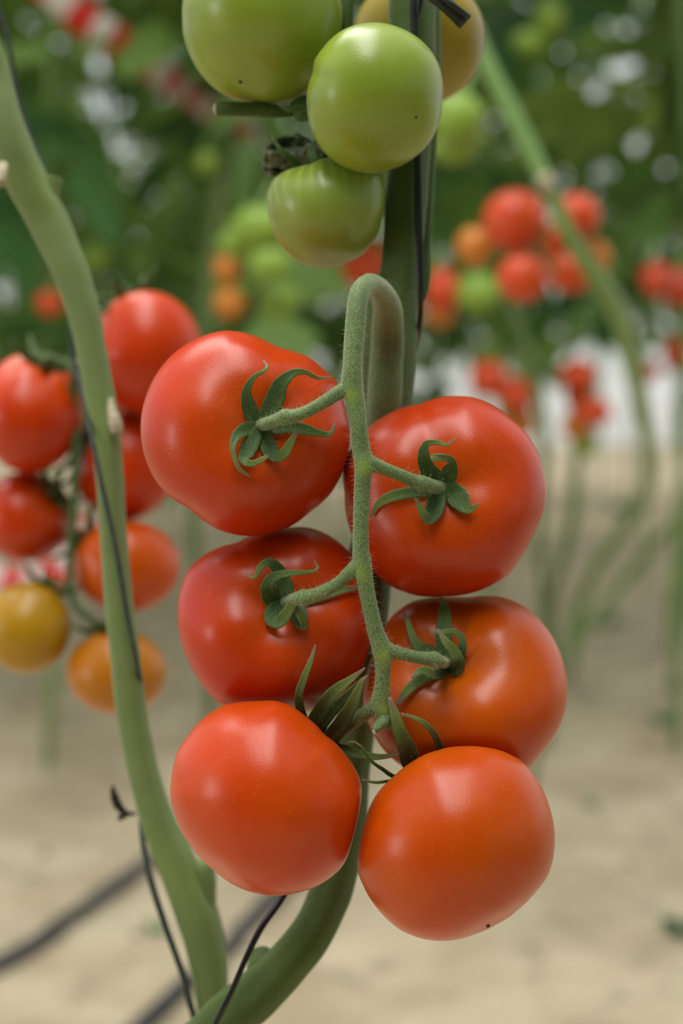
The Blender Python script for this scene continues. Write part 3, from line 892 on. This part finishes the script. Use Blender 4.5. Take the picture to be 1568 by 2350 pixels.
for pts_, wd, ds in (
        ([(745, 150), (742, 120), (732, 95), (724, 66)], [26, 28, 16, 4], [.566, .566, .566, .566]),
        ([(720, 245), (690, 250), (660, 250), (636, 236)], [22, 22, 14, 4], [.570, .568, .566, .566]),
        ([(725, 232), (700, 228), (675, 236), (662, 246)], [16, 20, 14, 5], [.576, .575, .574, .574]),
        ([(720, 262), (700, 266), (686, 268), (674, 264)], [20, 26, 22, 10], [.570, .569, .568, .568]),
        ([(690, 384), (665, 362), (645, 345), (622, 310)], [20, 18, 13, 3], [.572, .568, .566, .566]),
        ([(725, 370), (715, 350), (722, 330), (735, 310)], [20, 20, 16, 8], [.566, .567, .569, .571])):
    C = np.array([P(x, y, d) for (x, y), d in zip(pts_, ds)])
    V, Fc, tip, *_ = ribbon(C, np.array([w * d / F for w, d in zip(wd, ds)]))
    obj('sepal', V, Fc, M['sepal'], parent=up_truss, attrs={'tip': tip * .3})
# crumpled dried leaflet
g = np.random.default_rng(4)
V, n_ = [], 26
for i in range(n_):
    for j in range(n_):
        u, v = i / (n_ - 1), j / (n_ - 1)
        x = 602 + 140 * u; wv = 100 * math.sin(math.pi * (.12 + .8 * u)) ** .7
        y = 372 + (v - .5) * wv - 18 * u
        nn = noise.noise(Vector((u * 4.2, v * 3.8, 2.0))); n2 = noise.noise(Vector((u * 9, v * 8, 5)))
        V.append(P(x + 14 * n2, y + 16 * nn, .586 + .010 * nn + .006 * n2 + .006 * math.cos(v * 7)))
leafo = obj('dried_leaf', V, grid_faces(n_, n_, closed=False), M['dry'], parent=plant)
sm = leafo.modifiers.new('thick', 'SOLIDIFY'); sm.thickness = .0006
props(leafo, 'crumpled grey-green dried leaf')

# black twine on the main stem
tw = [(946, -120, .571, 19), (950, 0, .5705, 19), (953, 120, .571, 18), (957, 260, .571, 18), (959, 400, .571, 19), (961, 520, .571, 20), (965, 620, .572, 17), (966, 690, .575, 13), (963, 750, .582, 12), (945, 830, .598, 14), (895, 1000, .604, 14), (800, 1300, .606, 14), (790, 1600, .606, 14), (760, 1820, .600, 14), (700, 1970, .588, 14), (648, 2062, .578, 15), (600, 2130, .566, 15), (562, 2205, .560, 14), (532, 2275, .558, 14), (500, 2340, .558, 15), (450, 2450, .560, 15)]
V, Fc, C, R, fr = px_tube(tw, seg=14, sub=8, flat=.45, lump=.06)
twine = props(obj('support_twine', V, Fc, M['twine'], origin=C[0]), 'flat black support twine wound down the thick main stem', 'twine')
V, Fc, *_ = px_tube([(950, -60, .560, 30), (990, -18, .560, 34), (1030, 15, .560, 36), (1068, 52, .562, 35)], seg=14, sub=5, flat=.55, lump=.25, seed=4)
V2, Fc2, *_ = px_tube([(1010, -12, .556, 14), (1040, 12, .5555, 15), (1078, 40, .558, 13)], seg=10, sub=4, lump=.2, seed=6)
V, Fc = join([(V, Fc), (V2, Fc2)])
obj('knot_tail', V, Fc, M['twine'], parent=twine)
V, Fc, *_ = px_tube([(975, -60, .566, 18), (968, -10, .566, 16), (961, 40, .568, 8)], seg=10, sub=4)
obj('knot', V, Fc, M['twine'], parent=twine)

# ------------------------------------------------------------------ near blurred plant
DL = .64
nplant_root = np.array([P(480, 2400, DL)[0] + .02, P(480, 2400, DL)[1] + .02, 0])
np_ = empty('tomato_plant', nplant_root)
props(np_, 'tomato plant with a smooth bare green stem bending in front of the blurred tomatoes', 'plant')
ls = [(-90, -80, .62, 70), (-50, 60, .625, 72), (-18, 170, .63, 76), (10, 290, .63, 88), (52, 400, .635, 96), (104, 500, DL, 92), (150, 600, DL, 84), (186, 700, DL, 76), (208, 800, DL, 68), (226, 900, DL, 70), (242, 1000, DL, 66), (251, 1100, DL, 64), (257, 1200, DL, 62), (265, 1300, DL, 64), (273, 1400, DL, 66), (285, 1500, DL, 68), (296, 1600, DL, 70), (312, 1700, DL, 70), (335, 1800, DL, 72), (362, 1890, DL, 78), (398, 1970, DL, 88), (432, 2050, DL, 96), (458, 2120, DL, 98), (476, 2200, DL, 90), (486, 2290, DL, 76), (488, 2380, DL, 70)]
pts = [P(x, y, d) for x, y, d, w in ls]; rad = [w * d / F / 2 for x, y, d, w in ls]
pts += [pts[-1] + np.array([0.003, .004, -.09]), np.array([nplant_root[0], nplant_root[1], .15]), np.array([nplant_root[0], nplant_root[1], -.03])]
rad += [.008, .009, .010]
V, Fc, C, R, fr = tube(pts, rad, seg=28, sub=6, ridge=.03, lump=.04, seed=3)
na = np.zeros(len(V))
for x, y, s in ((120, 420, .012), (262, 960, .012), (375, 2010, .016), (445, 2040, .014)):
    na = np.maximum(na, .6 * np.exp(-(np.linalg.norm(V - P(x, y, DL - .01), axis=1) / s) ** 2))
obj('main_stem', V, Fc, M['leftstem'], parent=np_, attrs={'node': na, 'tip': na * 0})
V, Fc, *_ = px_tube([(100, 500, DL, 50), (112, 455, DL, 46), (118, 425, DL, 44), (121, 408, DL, 46)], seg=16, sub=4)
st = obj('leaf_stub', V, Fc, M['leftstem'], parent=np_)
V, Fc, *_ = px_tube([(466, 2110, DL, 60), (468, 2060, DL, 58), (468, 2020, DL, 58), (466, 1996, DL, 54)], seg=18, sub=4, roundend=(False, True))
obj('leaf_stub', V, Fc, M['leftstem'], parent=np_)
V, Fc, *_ = px_tube([(252, 915, DL - .004, 12), (258, 945, DL - .006, 24), (263, 972, DL - .008, 34), (266, 994, DL - .008, 30)], seg=16, sub=4, lump=.25)
props(obj('broken_leaf_scar', V, Fc, M['scar'], parent=np_), 'pale broken leaf scar')
V, Fc, *_ = px_tube([(8, 380, .620, 24), (2, 402, .614, 30), (-3, 422, .612, 26)], seg=16, sub=4, lump=.2)
props(obj('broken_leaf_scar', V, Fc, M['scar'], parent=np_), 'pale broken leaf scar')
# its truss of ripening fruit behind
tr = [(225, 860, .650, 20), (205, 850, .68, 20), (185, 830, .74, 20), (172, 850, .78, 20), (166, 950, .79, 20), (174, 1050, .79, 19), (168, 1180, .79, 18), (160, 1300, .79, 18), (168, 1380, .79, 16), (205, 1420, .79, 15), (238, 1445, .795, 14)]
V, Fc, C, R, fr = px_tube(tr, seg=14, sub=5)
tro = obj('truss_stem', V, Fc, M['sepal'], parent=np_, attrs={'node': np.zeros(len(V)), 'tip': np.zeros(len(V))})
for pp in ([(172, 860, .78, 13), (150, 830, .785, 12), (110, 818, .79, 12)], [(170, 800, .77, 13), (230, 720, .78, 12), (290, 680, .79, 12)],
           [(172, 1040, .79, 12), (190, 1030, .80, 12)], [(172, 1080, .79, 12), (150, 1110, .80, 12), (130, 1105, .80, 11)],
           [(163, 1260, .79, 12), (185, 1240, .80, 11)], [(165, 1350, .79, 12), (110, 1330, .79, 11), (80, 1340, .795, 11)]):
    V, Fc, *_ = px_tube(pp, seg=10, sub=4)
    obj('fruit_stalk', V, Fc, M['sepal'], parent=tro)

# twine on this plant
tw = [(-30, -60, .66, 11), (15, 80, .665, 11), (50, 250, .67, 11), (100, 390, .67, 11), (165, 560, .66, 11), (165, 800, .655, 11), (196, 930, .640, 12), (222, 1060, .628, 12), (262, 1240, .6265, 12), (290, 1400, .6275, 12), (312, 1510, .630, 11), (324, 1580, .642, 11), (330, 1700, .655, 11), (332, 1800, .656, 11), (325, 1880, .652, 13), (332, 1960, .640, 14), (352, 2040, .634, 15), (385, 2140, .632, 15), (420, 2240, .632, 15), (448, 2345, .634, 15), (480, 2460, .636, 15)]
V, Fc, C, R, fr = px_tube(tw, seg=12, sub=6, lump=.1)
t2 = props(obj('support_twine', V, Fc, M['twine_far'], origin=C[0]), 'blurred dark support twine spiralling around the smooth near stem', 'twine')
# shrivelled black leaf caught on it
for i, (a, wd) in enumerate((([(312, 1868, .652), (290, 1866, .652), (272, 1850, .652), (262, 1825, .652), (258, 1802, .652)], [7, 12, 20, 18, 5]),
                             ([(300, 1868, .651), (285, 1872, .650), (272, 1880, .650)], [6, 13, 12]))):
    C = np.array([P(*q) for q in a])
    V, Fc, tip, *_ = ribbon(C, np.array([w * .652 / F for w in wd]), thick=.0012, cup=.6, wave=.15)
    if i == 0:
        sh = obj('shrivelled_leaf', V, Fc, M['drydark'], origin=C[0], attrs={'tip': tip})
        props(sh, 'shrivelled black dead leaflet clinging to the twine beside the near stem', 'dead leaf')
    else:
        obj('leaf_lobe', V, Fc, M['drydark'], parent=sh, attrs={'tip': tip})


# generic small calyx for blurred fruit
def star(key, ls, hang=.35, n=5):
    t = TOM[key]
    ax, R = t['ax'], t['R']
    i = np.argmax((t['V'] - t['C']) @ ax * 1.0 - .0 * R)
    top = t['V'][-2]
    e1 = norm(np.cross(ax, np.array([.3, .2, .9]))); e2 = np.cross(ax, e1)
    V, Fc, *_ = tube([top - ax * R * .02, top + ax * R * .10, top + ax * R * .32], [R * .13, R * .10, R * .07], seg=10, sub=2)
    cal = obj('calyx', V, Fc, M['sepal'], parent=t['obj'])
    for k in range(n):
        a = 2 * np.pi * k / n + .4
        dr = math.cos(a) * e1 + math.sin(a) * e2
        C = np.array([top + ax * R * .06, top + dr * R * .25 + ax * R * .14, top + dr * R * .5 + ax * R * .22, top + dr * R * .75 * ls + ax * R * .42])
        V, Fc, tip, *_ = ribbon(C, np.array([.10, .17, .12, .02]) * R, thick=R * .02, sub=2)
        obj('sepal', V, Fc, M['sepal'], parent=cal, attrs={'tip': tip * .3})


for k in ('L1', 'L2', 'L3', 'L4', 'L5', 'L6', 'L7', 'R1', 'R2', 'R3', 'R4', 'R5'):
    star(k, 1.0)

# ------------------------------------------------------------------ slanting blurred plant
sp = empty('tomato_plant', G(1312, 1530) * np.array([1, 1, 0]))
props(sp, 'blurred tomato plant with a long slanting bare stem rising from a fork in the sand', 'plant')
b0 = ORIG[sp.name]
ds = float((b0 - CAM) @ FW)
sl = [(1085, 60, 1.30, 34), (1120, 150, 1.30, 38), (1180, 270, 1.30, 42), (1235, 380, 1.30, 40), (1275, 470, 1.30, 36), (1318, 560, 1.32, 38), (1372, 640, 1.35, 42), (1420, 720, 1.42, 46), (1448, 820, 1.55, 46), (1470, 920, 1.75, 40), (1488, 1010, 2.0, 36), (1494, 1080, 2.2, 34), (1470, 1150, 2.5, 32), (1420, 1225, 2.7, 30), (1365, 1310, 2.85, 28), (1332, 1390, 2.95, 30), (1318, 1450, 3.0, 34), (1312, 1500, 3.05, 30)]
sl = [(x, y, min(d, ds), w) for x, y, d, w in sl]
pts = [P(x, y, d) for x, y, d, w in sl]; rad = [w * d / F / 2 for x, y, d, w in sl]
pts.append(b0 + np.array([0, 0, -.03])); rad.append(.012)
V, Fc, *_ = tube(pts, rad, seg=16, sub=5, lump=.06)
obj('main_stem', V, Fc, M['farstem'], parent=sp)
V, Fc, *_ = px_tube([(1315, 1470, ds - .02, 22), (1350, 1440, ds - .02, 22), (1400, 1380, ds - .02, 22), (1445, 1320, ds - .05, 22), (1500, 1250, ds - .1, 22), (1560, 1190, ds - .2, 22), (1640, 1110, ds - .3, 22)], seg=14, sub=4)
obj('lying_stem', V, Fc, M['farstem'], parent=sp)
V, Fc, *_ = px_tube([(1256, 440, 1.295, 36), (1254, 420, 1.285, 40), (1252, 405, 1.28, 34)], seg=12, sub=3)
props(obj('broken_leaf_scar', V, Fc, M['scar'], parent=sp), 'pale broken leaf scar')
V, Fc, *_ = px_tube([(1290, 500, 1.32, 14), (1265, 520, 1.40, 14), (1245, 560, 1.42, 13), (1245, 600, 1.43, 12), (1262, 625, 1.44, 11)], seg=10, sub=4)
tro = obj('truss_stem', V, Fc, M['farstem'], parent=sp)
for pp in ([(1262, 525, 1.40, 9), (1235, 510, 1.41, 8), (1220, 480, 1.42, 8)], [(1265, 520, 1.40, 9), (1290, 480, 1.44, 8), (1305, 460, 1.46, 8)],
           [(1245, 560, 1.42, 9), (1180, 560, 1.46, 8), (1118, 540, 1.48, 8)], [(1245, 595, 1.43, 9), (1232, 605, 1.42, 8)], [(1262, 622, 1.44, 9), (1285, 600, 1.46, 8), (1300, 585, 1.47, 8)]):
    V, Fc, *_ = px_tube(pp, seg=8, sub=3)
    obj('fruit_stalk', V, Fc, M['farstem'], parent=tro)

# ------------------------------------------------------------------ background crop
def make_leaf(g):
    """one compound tomato leaf, along +x, as V, F, rnd"""
    Vs, Fs, off = [], [], 0
    L = .30 + .08 * g.random()
    sag = .5 + .5 * g.random()
    stn = lambda t: np.array([L * t, 0, .06 * L * math.sin(t * 2) - sag * L * t * t * .6])
    # midrib strip
    mv = []
    for i in range(6):
        p = stn(i / 5)
        mv += [p + [0, .003, 0], p - [0, .003, 0]]
    Vs.append(np.array(mv)); Fs += [(2 * i, 2 * i + 1, 2 * i + 3, 2 * i + 2) for i in range(5)]; off += len(mv)
    specs = [(1.0, 0, .13)] + [(t, s, .12 - .03 * abs(t - .6)) for t in (.35, .6, .82) for s in (-1, 1)]
    prof = [0.08, .75, 1.0, .82, .6, .0]
    for t, s, l in specs:
        l *= .8 + .4 * g.random()
        w = l * .30
        a = s * math.radians(62 + 15 * g.normal()) if s else g.normal() * .2
        base_ = stn(t)
        dirv = np.array([math.cos(a), math.sin(a), -.35 * g.random() - .15])
        side = np.array([-math.sin(a), math.cos(a), .25 * g.normal()])
        up = np.cross(dirv, side)
        V_ = []
        for i, pw in enumerate(prof):
            u = i / 5
            c = base_ + dirv * l * u - np.array([0, 0, .35 * l * u * u])
            jag = 1 + .25 * g.normal() * (0 < i < 5)
            V_ += [c + side * w * pw * jag - up * .22 * w * pw, c + up * .0, c - side * w * pw * jag - up * .22 * w * pw]
        Vs.append(np.array(V_))
        for i in range(5):
            for j in range(2):
                k = off + i * 3 + j
                Fs.append((k, k + 1, k + 4, k + 3))
        off += len(V_)
    return np.vstack(Vs), Fs


def rotmat(az, tilt, roll):
    return np.array(Matrix.Rotation(az, 3, 'Z') @ Matrix.Rotation(tilt, 3, 'Y') @ Matrix.Rotation(roll, 3, 'X'))


def plant_variant(seed, zlow, ztop, nleaf):
    g = np.random.default_rng(seed)
    # stem
    sp_ = [(.03 * g.normal(), .03 * g.normal(), z) for z in np.linspace(.02, ztop, 8)]
    sp_[0] = (0, 0, -.04)
    SV, SF, *_ = tube(sp_, [.008] * 8, seg=8, sub=2)
    Vs, Fs, rs, off = [], [], [], 0
    lv = [make_leaf(g) for _ in range(5)]
    for i in range(nleaf):
        z = zlow + (ztop - zlow) * ((i + g.random()) / nleaf)
        LV, LF = lv[i % 5]
        Rm = rotmat(2.4 * i + g.normal() * .4, g.normal() * .3 + .05, g.normal() * .35)
        sc_ = .8 + .45 * g.random()
        V_ = (LV * sc_) @ Rm.T + [np.interp(z, [p[2] for p in sp_], [p[0] for p in sp_]), 0, z]
        Vs.append(V_); Fs += [tuple(k + off for k in f) for f in LF]; off += len(V_)
        rs.append(np.full(len(V_), g.random() ** 1.25))
    V_ = np.vstack(Vs); rs = np.concatenate(rs)
    sme = mesh_data('stem', SV, SF, M['farstem'])
    lme = mesh_data('foliage', V_, Fs, M['leaf'], attrs={'rnd': rs})
    return sme, lme


variants = [plant_variant(100 + i, zl, 3.0, 46) for i, zl in enumerate((.92, .86, .98, .88))]
lowvar = [plant_variant(200 + i, zl, 3.0, 50) for i, zl in enumerate((.62, .55, .70))]
fullvar = [plant_variant(300 + i, zl, 2.5, 64) for i, zl in enumerate((.30, .25))]
g = np.random.default_rng(77)
cnt = 0


def leafy(x, y, var, lab='dense leafy tomato plant in the blurred green rows behind the fruit', grp='leafy plants in the blurred rows behind'):
    global cnt
    sme, lme = var[cnt % len(var)]
    cnt += 1
    r = empty('tomato_plant', (x, y, gz(x, y)))
    r.rotation_euler = (0, 0, g.random() * 6.28)
    s_ = .92 + .16 * g.random()
    r.scale = (s_, s_, s_)
    props(r, lab, 'plant', grp)
    a = bpy.data.objects.new('stem', sme); sc.collection.objects.link(a); a.parent = r
    b = bpy.data.objects.new('foliage', lme); sc.collection.objects.link(b); b.parent = r
    b['kind'] = 'stuff'


for ri, (Y, step) in enumerate([(2.5, .60), (3.4, .52), (4.5, .55), (5.9, .60), (7.6, .65)]):
    half = Y * .27 + .5
    for i in range(int(2 * half / step) + 1):
        x = -half + i * step + g.normal() * .07 + .21 * (ri % 2)
        y = Y + g.normal() * .12
        leafy(x, y, lowvar if (x / y < (.03, .03, .10, .14, .14)[ri] and ri > 0) or (ri >= 3 and i % 3 == 1) else variants)
# unseen plants added around the camera to darken light on the fruit fronts
for x, y in [(-2.3, -2.5), (-1.6, -2.6), (-.95, -2.5), (-.3, -2.6), (.3, -2.5), (.95, -2.6), (1.6, -2.5), (-1.1, -1.35), (-.45, -1.3), (.2, -1.35), (.85, -1.3), (-.75, -.95), (.5, -.95), (-2.1, -1.5), (-1.4, -1.6), (-.75, -1.55), (-.1, -1.6), (.55, -1.5), (1.2, -1.55), (1.8, -1.4), (1.55, -.7), (1.6, -.05), (1.55, .6), (-1.8, -.95)]:
    leafy(x, y, fullvar, 'unseen leafy tomato plant added around the camera to dim frontal light', 'unseen leafy plants added to dim frontal light')

# thin background stems traced individually
FS = [
    ([(1165, 690, 2.2, 24), (1195, 760, 2.2, 26), (1225, 860, 2.2, 30), (1243, 960, 2.2, 26), (1250, 1060, 2.2, 22), (1238, 1200, 2.25, 20)], 'blurred thin green stem between the two far red trusses'),
    ([(1338, 980, 2.5, 18), (1322, 1080, 2.5, 24), (1318, 1180, 2.5, 26), (1290, 1290, 2.5, 24), (1262, 1400, 2.55, 22)], 'blurred pale olive stem below the far red truss, leaning to the sand'),
    ([(1600, 700, 3.0, 22), (1568, 860, 3.0, 22), (1556, 1000, 3.0, 22), (1575, 1120, 3.0, 22)], 'blurred stem at the frame edge under the far edge-cut tomatoes'),
    ([(535, 60, 2.3, 40), (522, 330, 2.3, 42), (505, 480, 2.3, 40), (480, 640, 2.3, 36), (465, 800, 2.3, 34), (470, 1000, 2.3, 30), (445, 1250, 2.3, 26)], 'blurred pale stem behind the notched tomato, beside far green tomatoes'),
]
for pp, lab in FS:
    pts = [P(x, y, d) for x, y, d, w in pp]; rad = [w * d / F / 2 for x, y, d, w in pp]
    b_ = pts[-1].copy(); b_[1] += .1; b_[2] = -.03
    mid = (pts[-1] + b_) / 2; mid[0] += .02
    V, Fc, *_ = tube(pts + [mid, b_], rad + [rad[-1]] * 2, seg=12, sub=4, lump=.08)
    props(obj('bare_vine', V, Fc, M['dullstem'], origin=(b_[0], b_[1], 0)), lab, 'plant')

# far fruit: (x, y, rx, ry, depth, material, label, group)
FT = [
    (1122, 868, 44, 44, 2.3, 'far_red', 'far blurred red tomato, upper one of the pair above the sharp truss shoulder', None),
    (1186, 906, 42, 42, 2.3, 'far_red', 'far blurred red tomato, lower one of the pair above the sharp truss shoulder', None),
    (1196, 968, 34, 36, 2.35, 'far_orange', 'far blurred green-orange tomato below the pair of red ones', None),
    (1326, 862, 44, 38, 2.4, 'far_red', 'far blurred red tomato, topmost of the stack of three beside the slanting stem', None),
    (1332, 906, 36, 34, 2.45, 'far_red', 'far blurred red tomato, middle of the stack of three beside the slanting stem', None),
    (1358, 944, 46, 34, 2.4, 'far_red', 'far blurred red tomato, lowest of the stack of three beside the slanting stem', None),
    (1322, 978, 34, 32, 2.42, 'far_orange', 'far blurred orange unripe tomato under the stack of three red ones', None),
    (1340, 1018, 30, 30, 2.45, 'far_green', 'far blurred dark green tomato at the bottom end of its truss', None),
    (1508, 642, 36, 44, 2.0, 'far_deep', 'far blurred red tomato in the pair near the frame edge', None),
    (1560, 660, 40, 46, 2.05, 'far_deep', 'far blurred dull red tomato cut by the frame edge beside its twin', None),
    (1015, 665, 40, 52, 2.0, 'far_red', 'far blurred red tomato just behind the swollen end of the stem flank', None),
    (1010, 722, 34, 30, 2.05, 'far_orange', 'far blurred orange-red tomato under the one behind the stem flank', None),
    (1098, 672, 48, 46, 1.9, 'far_green', 'far blurred yellow-green tomato under the truss by the slanting stem', None),
    (1050, 270, 60, 62, 1.5, 'far_green', 'blurred dark green tomato behind the smooth green one and main stem', None),
    (1045, 335, 50, 42, 1.55, 'far_green', 'blurred dark green tomato below another one behind the main stem', None),
    (838, 610, 50, 56, 2.4, 'far_red', 'blurred orange-red tomato between the striped green tomato and the stalk bend', None),
    (600, 520, 58, 50, 1.7, 'far_green', 'blurred green tomato, topmost in the green truss beside the striped one', None),
    (620, 605, 48, 42, 1.7, 'far_green', 'blurred green tomato, middle of the green truss beside the striped one', None),
    (545, 560, 36, 40, 1.75, 'far_green', 'blurred pale green tomato at the outer side of the green truss', None),
    (522, 618, 28, 34, 1.75, 'far_orange', 'blurred orange-green tomato above a browner one beside the pale stem', None),
    (528, 695, 36, 38, 1.75, 'far_orange', 'blurred brownish orange tomato lowest beside the pale stem', None),
    (640, 690, 46, 42, 1.8, 'far_green', 'blurred olive green tomato above the notched red tomato', None),
    (112, 696, 32, 30, 2.2, 'far_red', 'far blurred small red tomato in dark leaves beside the near stem', None),
    (220, 590, 28, 28, 2.3, 'far_green', 'far blurred small lime green tomato beside the near stem', None),
    (478, 372, 30, 28, 2.3, 'far_green', 'far blurred lime green tomato beneath the torn tape', None),
    (1490, 852, 26, 24, 3.0, 'far_red', 'far blurred red tomato beside white patches near the frame edge', None),
    (1550, 808, 30, 38, 3.0, 'far_red', 'far blurred dull red tomato cut by the frame edge above the white patch', None),
    (1215, 98, 40, 30, 2.4, 'far_green', 'far blurred lime green tomato high above the slanting stem, lower of two', None),
    (1262, 42, 34, 46, 2.4, 'far_green', 'far blurred lime green tomato high above the slanting stem, upper of two', None),
    (1475, 262, 34, 34, 2.6, 'far_green', 'far blurred yellow-green tomato alone in the dark leaves', None),
]
for i, (x, y, rx, ry, d, mt, lab, grp) in enumerate(FT):
    k = 'F%d' % i
    tomato(k, mt, lab, grp, c=(x, y), d=d, axis=(rnd.uniform(-.4, .4), .9, .2), rx=rx, ry=ry, res=(18, 26), amp=.03)
    t = TOM[k]
    o = obj('tomato', t['V'], t['F'], M[mt], origin=t['C'], attrs=t['at'])
    props(o, lab, 'tomato', 'far blurred tomatoes in the rows behind')
    t['obj'] = o
    top = t['V'][-2]
    V, Fc, *_ = tube([top - t['ax'] * .001, top + t['ax'] * .008, top + np.array([.01, .02, .03])], [.004, .0035, .003], seg=8, sub=2)
    obj('fruit_stalk', V, Fc, M['farstem'], parent=o)


# ------------------------------------------------------------------ red and white tape
def tape_mat(a, b_):
    m, nt, bs = mat('red_white_tape')
    at = nd(nt, 'ShaderNodeAttribute', attribute_name='along')
    mo = nd(nt, 'ShaderNodeMath', operation='FRACT')
    lk(nt, at.outputs['Fac'], mo.inputs[0])
    c = mixc(nt, ramp(nt, mo.outputs[0], [(0, 0.0), (.5, 1.0)], 'CONSTANT'), a, b_)
    lk(nt, c, bs.inputs['Base Color'])
    bs.inputs['Roughness'].default_value = .35
    t = nd(nt, 'ShaderNodeBsdfTranslucent'); lk(nt, c, t.inputs[0])
    mx = nd(nt, 'ShaderNodeMixShader'); mx.inputs[0].default_value = .3
    lk(nt, bs.outputs[0], mx.inputs[1]); lk(nt, t.outputs[0], mx.inputs[2])
    lk(nt, mx.outputs[0], nt.nodes['Material Output'].inputs[0])
    return m


M['tape'] = tape_mat((.68, .03, .02), (.80, .74, .70))


def tape(pts, width, period, label, sub=10):
    C = spline(np.array([P(*p) for p in pts]), sub)
    T = norm(np.gradient(C, axis=0))
    view = norm(C - CAM)
    S = norm(np.cross(T, view))
    N = np.cross(S, T)
    L = np.concatenate([[0], np.cumsum(np.linalg.norm(np.diff(C, axis=0), axis=1))])
    V, al = [], []
    for i in range(len(C)):
        w = width / 2 * (1 + .12 * math.sin(L[i] * 9))
        tw_ = .2 * math.sin(L[i] * 5)
        for j, (u, h) in enumerate(((-1, 0), (-.5, .06), (0, .09), (.5, .05), (1, 0), (1, -.02), (0, .06), (-1, -.02))):
            V.append(C[i] + S[i] * w * u * math.cos(tw_) + N[i] * (w * h * 2 + w * u * math.sin(tw_)))
            al.append(L[i] / period)
    return props(obj('barrier_tape', V, grid_faces(len(C), 8), M['tape'], attrs={'along': al}), label, 'tape')


tape([(60, -70, 2.0), (150, 5, 2.05), (230, 72, 2.1), (320, 130, 2.2), (400, 190, 2.3), (455, 232, 2.4), (530, 290, 2.5), (600, 330, 2.6)], 0.046, .085, 'blurred red and white striped tape slanting across the leaves at the top')
tape([(-120, 1300, 2.0), (10, 1340, 2.0), (90, 1335, 2.02), (180, 1270, 2.1), (240, 1190, 2.2), (330, 1120, 2.3)], .050, .075, 'blurred red and white tape strung low behind the ripening tomatoes')

# ------------------------------------------------------------------ drip hoses on the sand
def on_ground(pts, r, name, label, cat, material, pxr=True):
    Cc, Rr = [], []
    for x, y in pts:
        p = G(x, y, .012); p[2] = gz(p[0], p[1]) + r * .8
        Cc.append(p); Rr.append(r)
    V, Fc, *_ = tube(Cc, Rr, seg=14, sub=6, lump=.05)
    return props(obj(name, V, Fc, M[material]), label, cat, 'black drip hoses on the sand')


on_ground([(-120, 2290), (0, 2222), (70, 2175), (140, 2125), (200, 2072), (262, 2030), (330, 1982), (400, 1925), (470, 1860), (530, 1790)], .011, 'drip_hose', 'grey-black drip hose on the sand running behind the near stem, upper one', 'hose', 'hose')
on_ground([(200, 2440), (300, 2360), (370, 2300), (440, 2240), (510, 2180), (570, 2120), (620, 2070), (680, 2010), (740, 1940)], .011, 'drip_hose', 'grey-black drip hose on the sand passing behind the twine at the lower edge', 'hose', 'hose')


# weeds on the sand
def weed(px, py, n, size, label, mt='weed', seed=1, spread=1.2):
    g = np.random.default_rng(seed)
    b_ = G(px, py); b_[2] = gz(b_[0], b_[1])
    r = empty('weed', b_)
    props(r, label, 'weed')
    for i in range(n):
        a = 2.4 * i + g.normal() * .3
        el = .5 + .5 * g.random()
        L = size * (.7 + .5 * g.random())
        dr = np.array([math.cos(a) * spread, math.sin(a) * spread, el]); dr /= np.linalg.norm(dr)
        C = np.array([b_ + np.array([0, 0, -.003]), b_ + dr * L * .35, b_ + dr * L * .7 + [0, 0, -.02 * L], b_ + dr * L - np.array([0, 0, .15 * L])])
        V, Fc, tip, *_ = ribbon(C, np.array([.06, .35, .36, .05]) * L, thick=.0012, sub=3)
        obj('leaf', V, Fc, M[mt], parent=r, attrs={'tip': tip * 0, 'rnd': np.full(len(V), g.random())})


weed(362, 2150, 6, .022, 'small green seedling in the sand between the twine and near stem', seed=1)
weed(1580, 2160, 5, .055, 'dark green weed leaf poking in at the frame edge low on the sand', seed=2)
weed(1525, 1662, 6, .04, 'faint grey-green weed patch on the sand beside the orange-red tomato', seed=3)
weed(1352, 1862, 4, .018, 'tiny green sprout on the sand beside the lowest orange tomato', seed=4)
weed(1392, 1440, 5, .05, 'dark green weed beside the fork of the slanting stem', seed=5)
weed(1430, 1170, 6, .07, 'reddish fallen leaf tuft on the far sand by the slanting stem', seed=6)
# pebbles and clods: small ones, countless
g = np.random.default_rng(5)
parts = []
for i in range(700):
    x, y = g.uniform(-1.4, 1.4), 1.2 + 3.5 * g.random() ** 1.4
    r = .003 + .008 * g.random() ** 3
    z = gz(x, y)
    vv = []
    for a, b_ in ((0, 1), (0, -1)): pass
    base_ = np.array([[1, 0, 0], [0, 1, 0], [-1, 0, 0], [0, -1, 0], [0, 0, 1], [0, 0, -1], [.7, .7, .1], [-.7, .7, -.1]][:6]) * (1 + .3 * g.normal(size=(6, 1)))
    parts.append((base_ * r * [1.2, 1, .7] + [x, y, z + r * .2], [(0, 1, 4), (1, 2, 4), (2, 3, 4), (3, 0, 4), (1, 0, 5), (2, 1, 5), (3, 2, 5), (0, 3, 5)]))
V, Fc = join(parts)
M['clod'] = simple('clod', (.36, .29, .19), .95, .1, var=.4, scale=8)
props(obj('gravel', V, Fc, M['clod'], origin=(0, 0, 0)), 'scattered small clods and pebbles lying on the sand', 'gravel', kind='stuff')
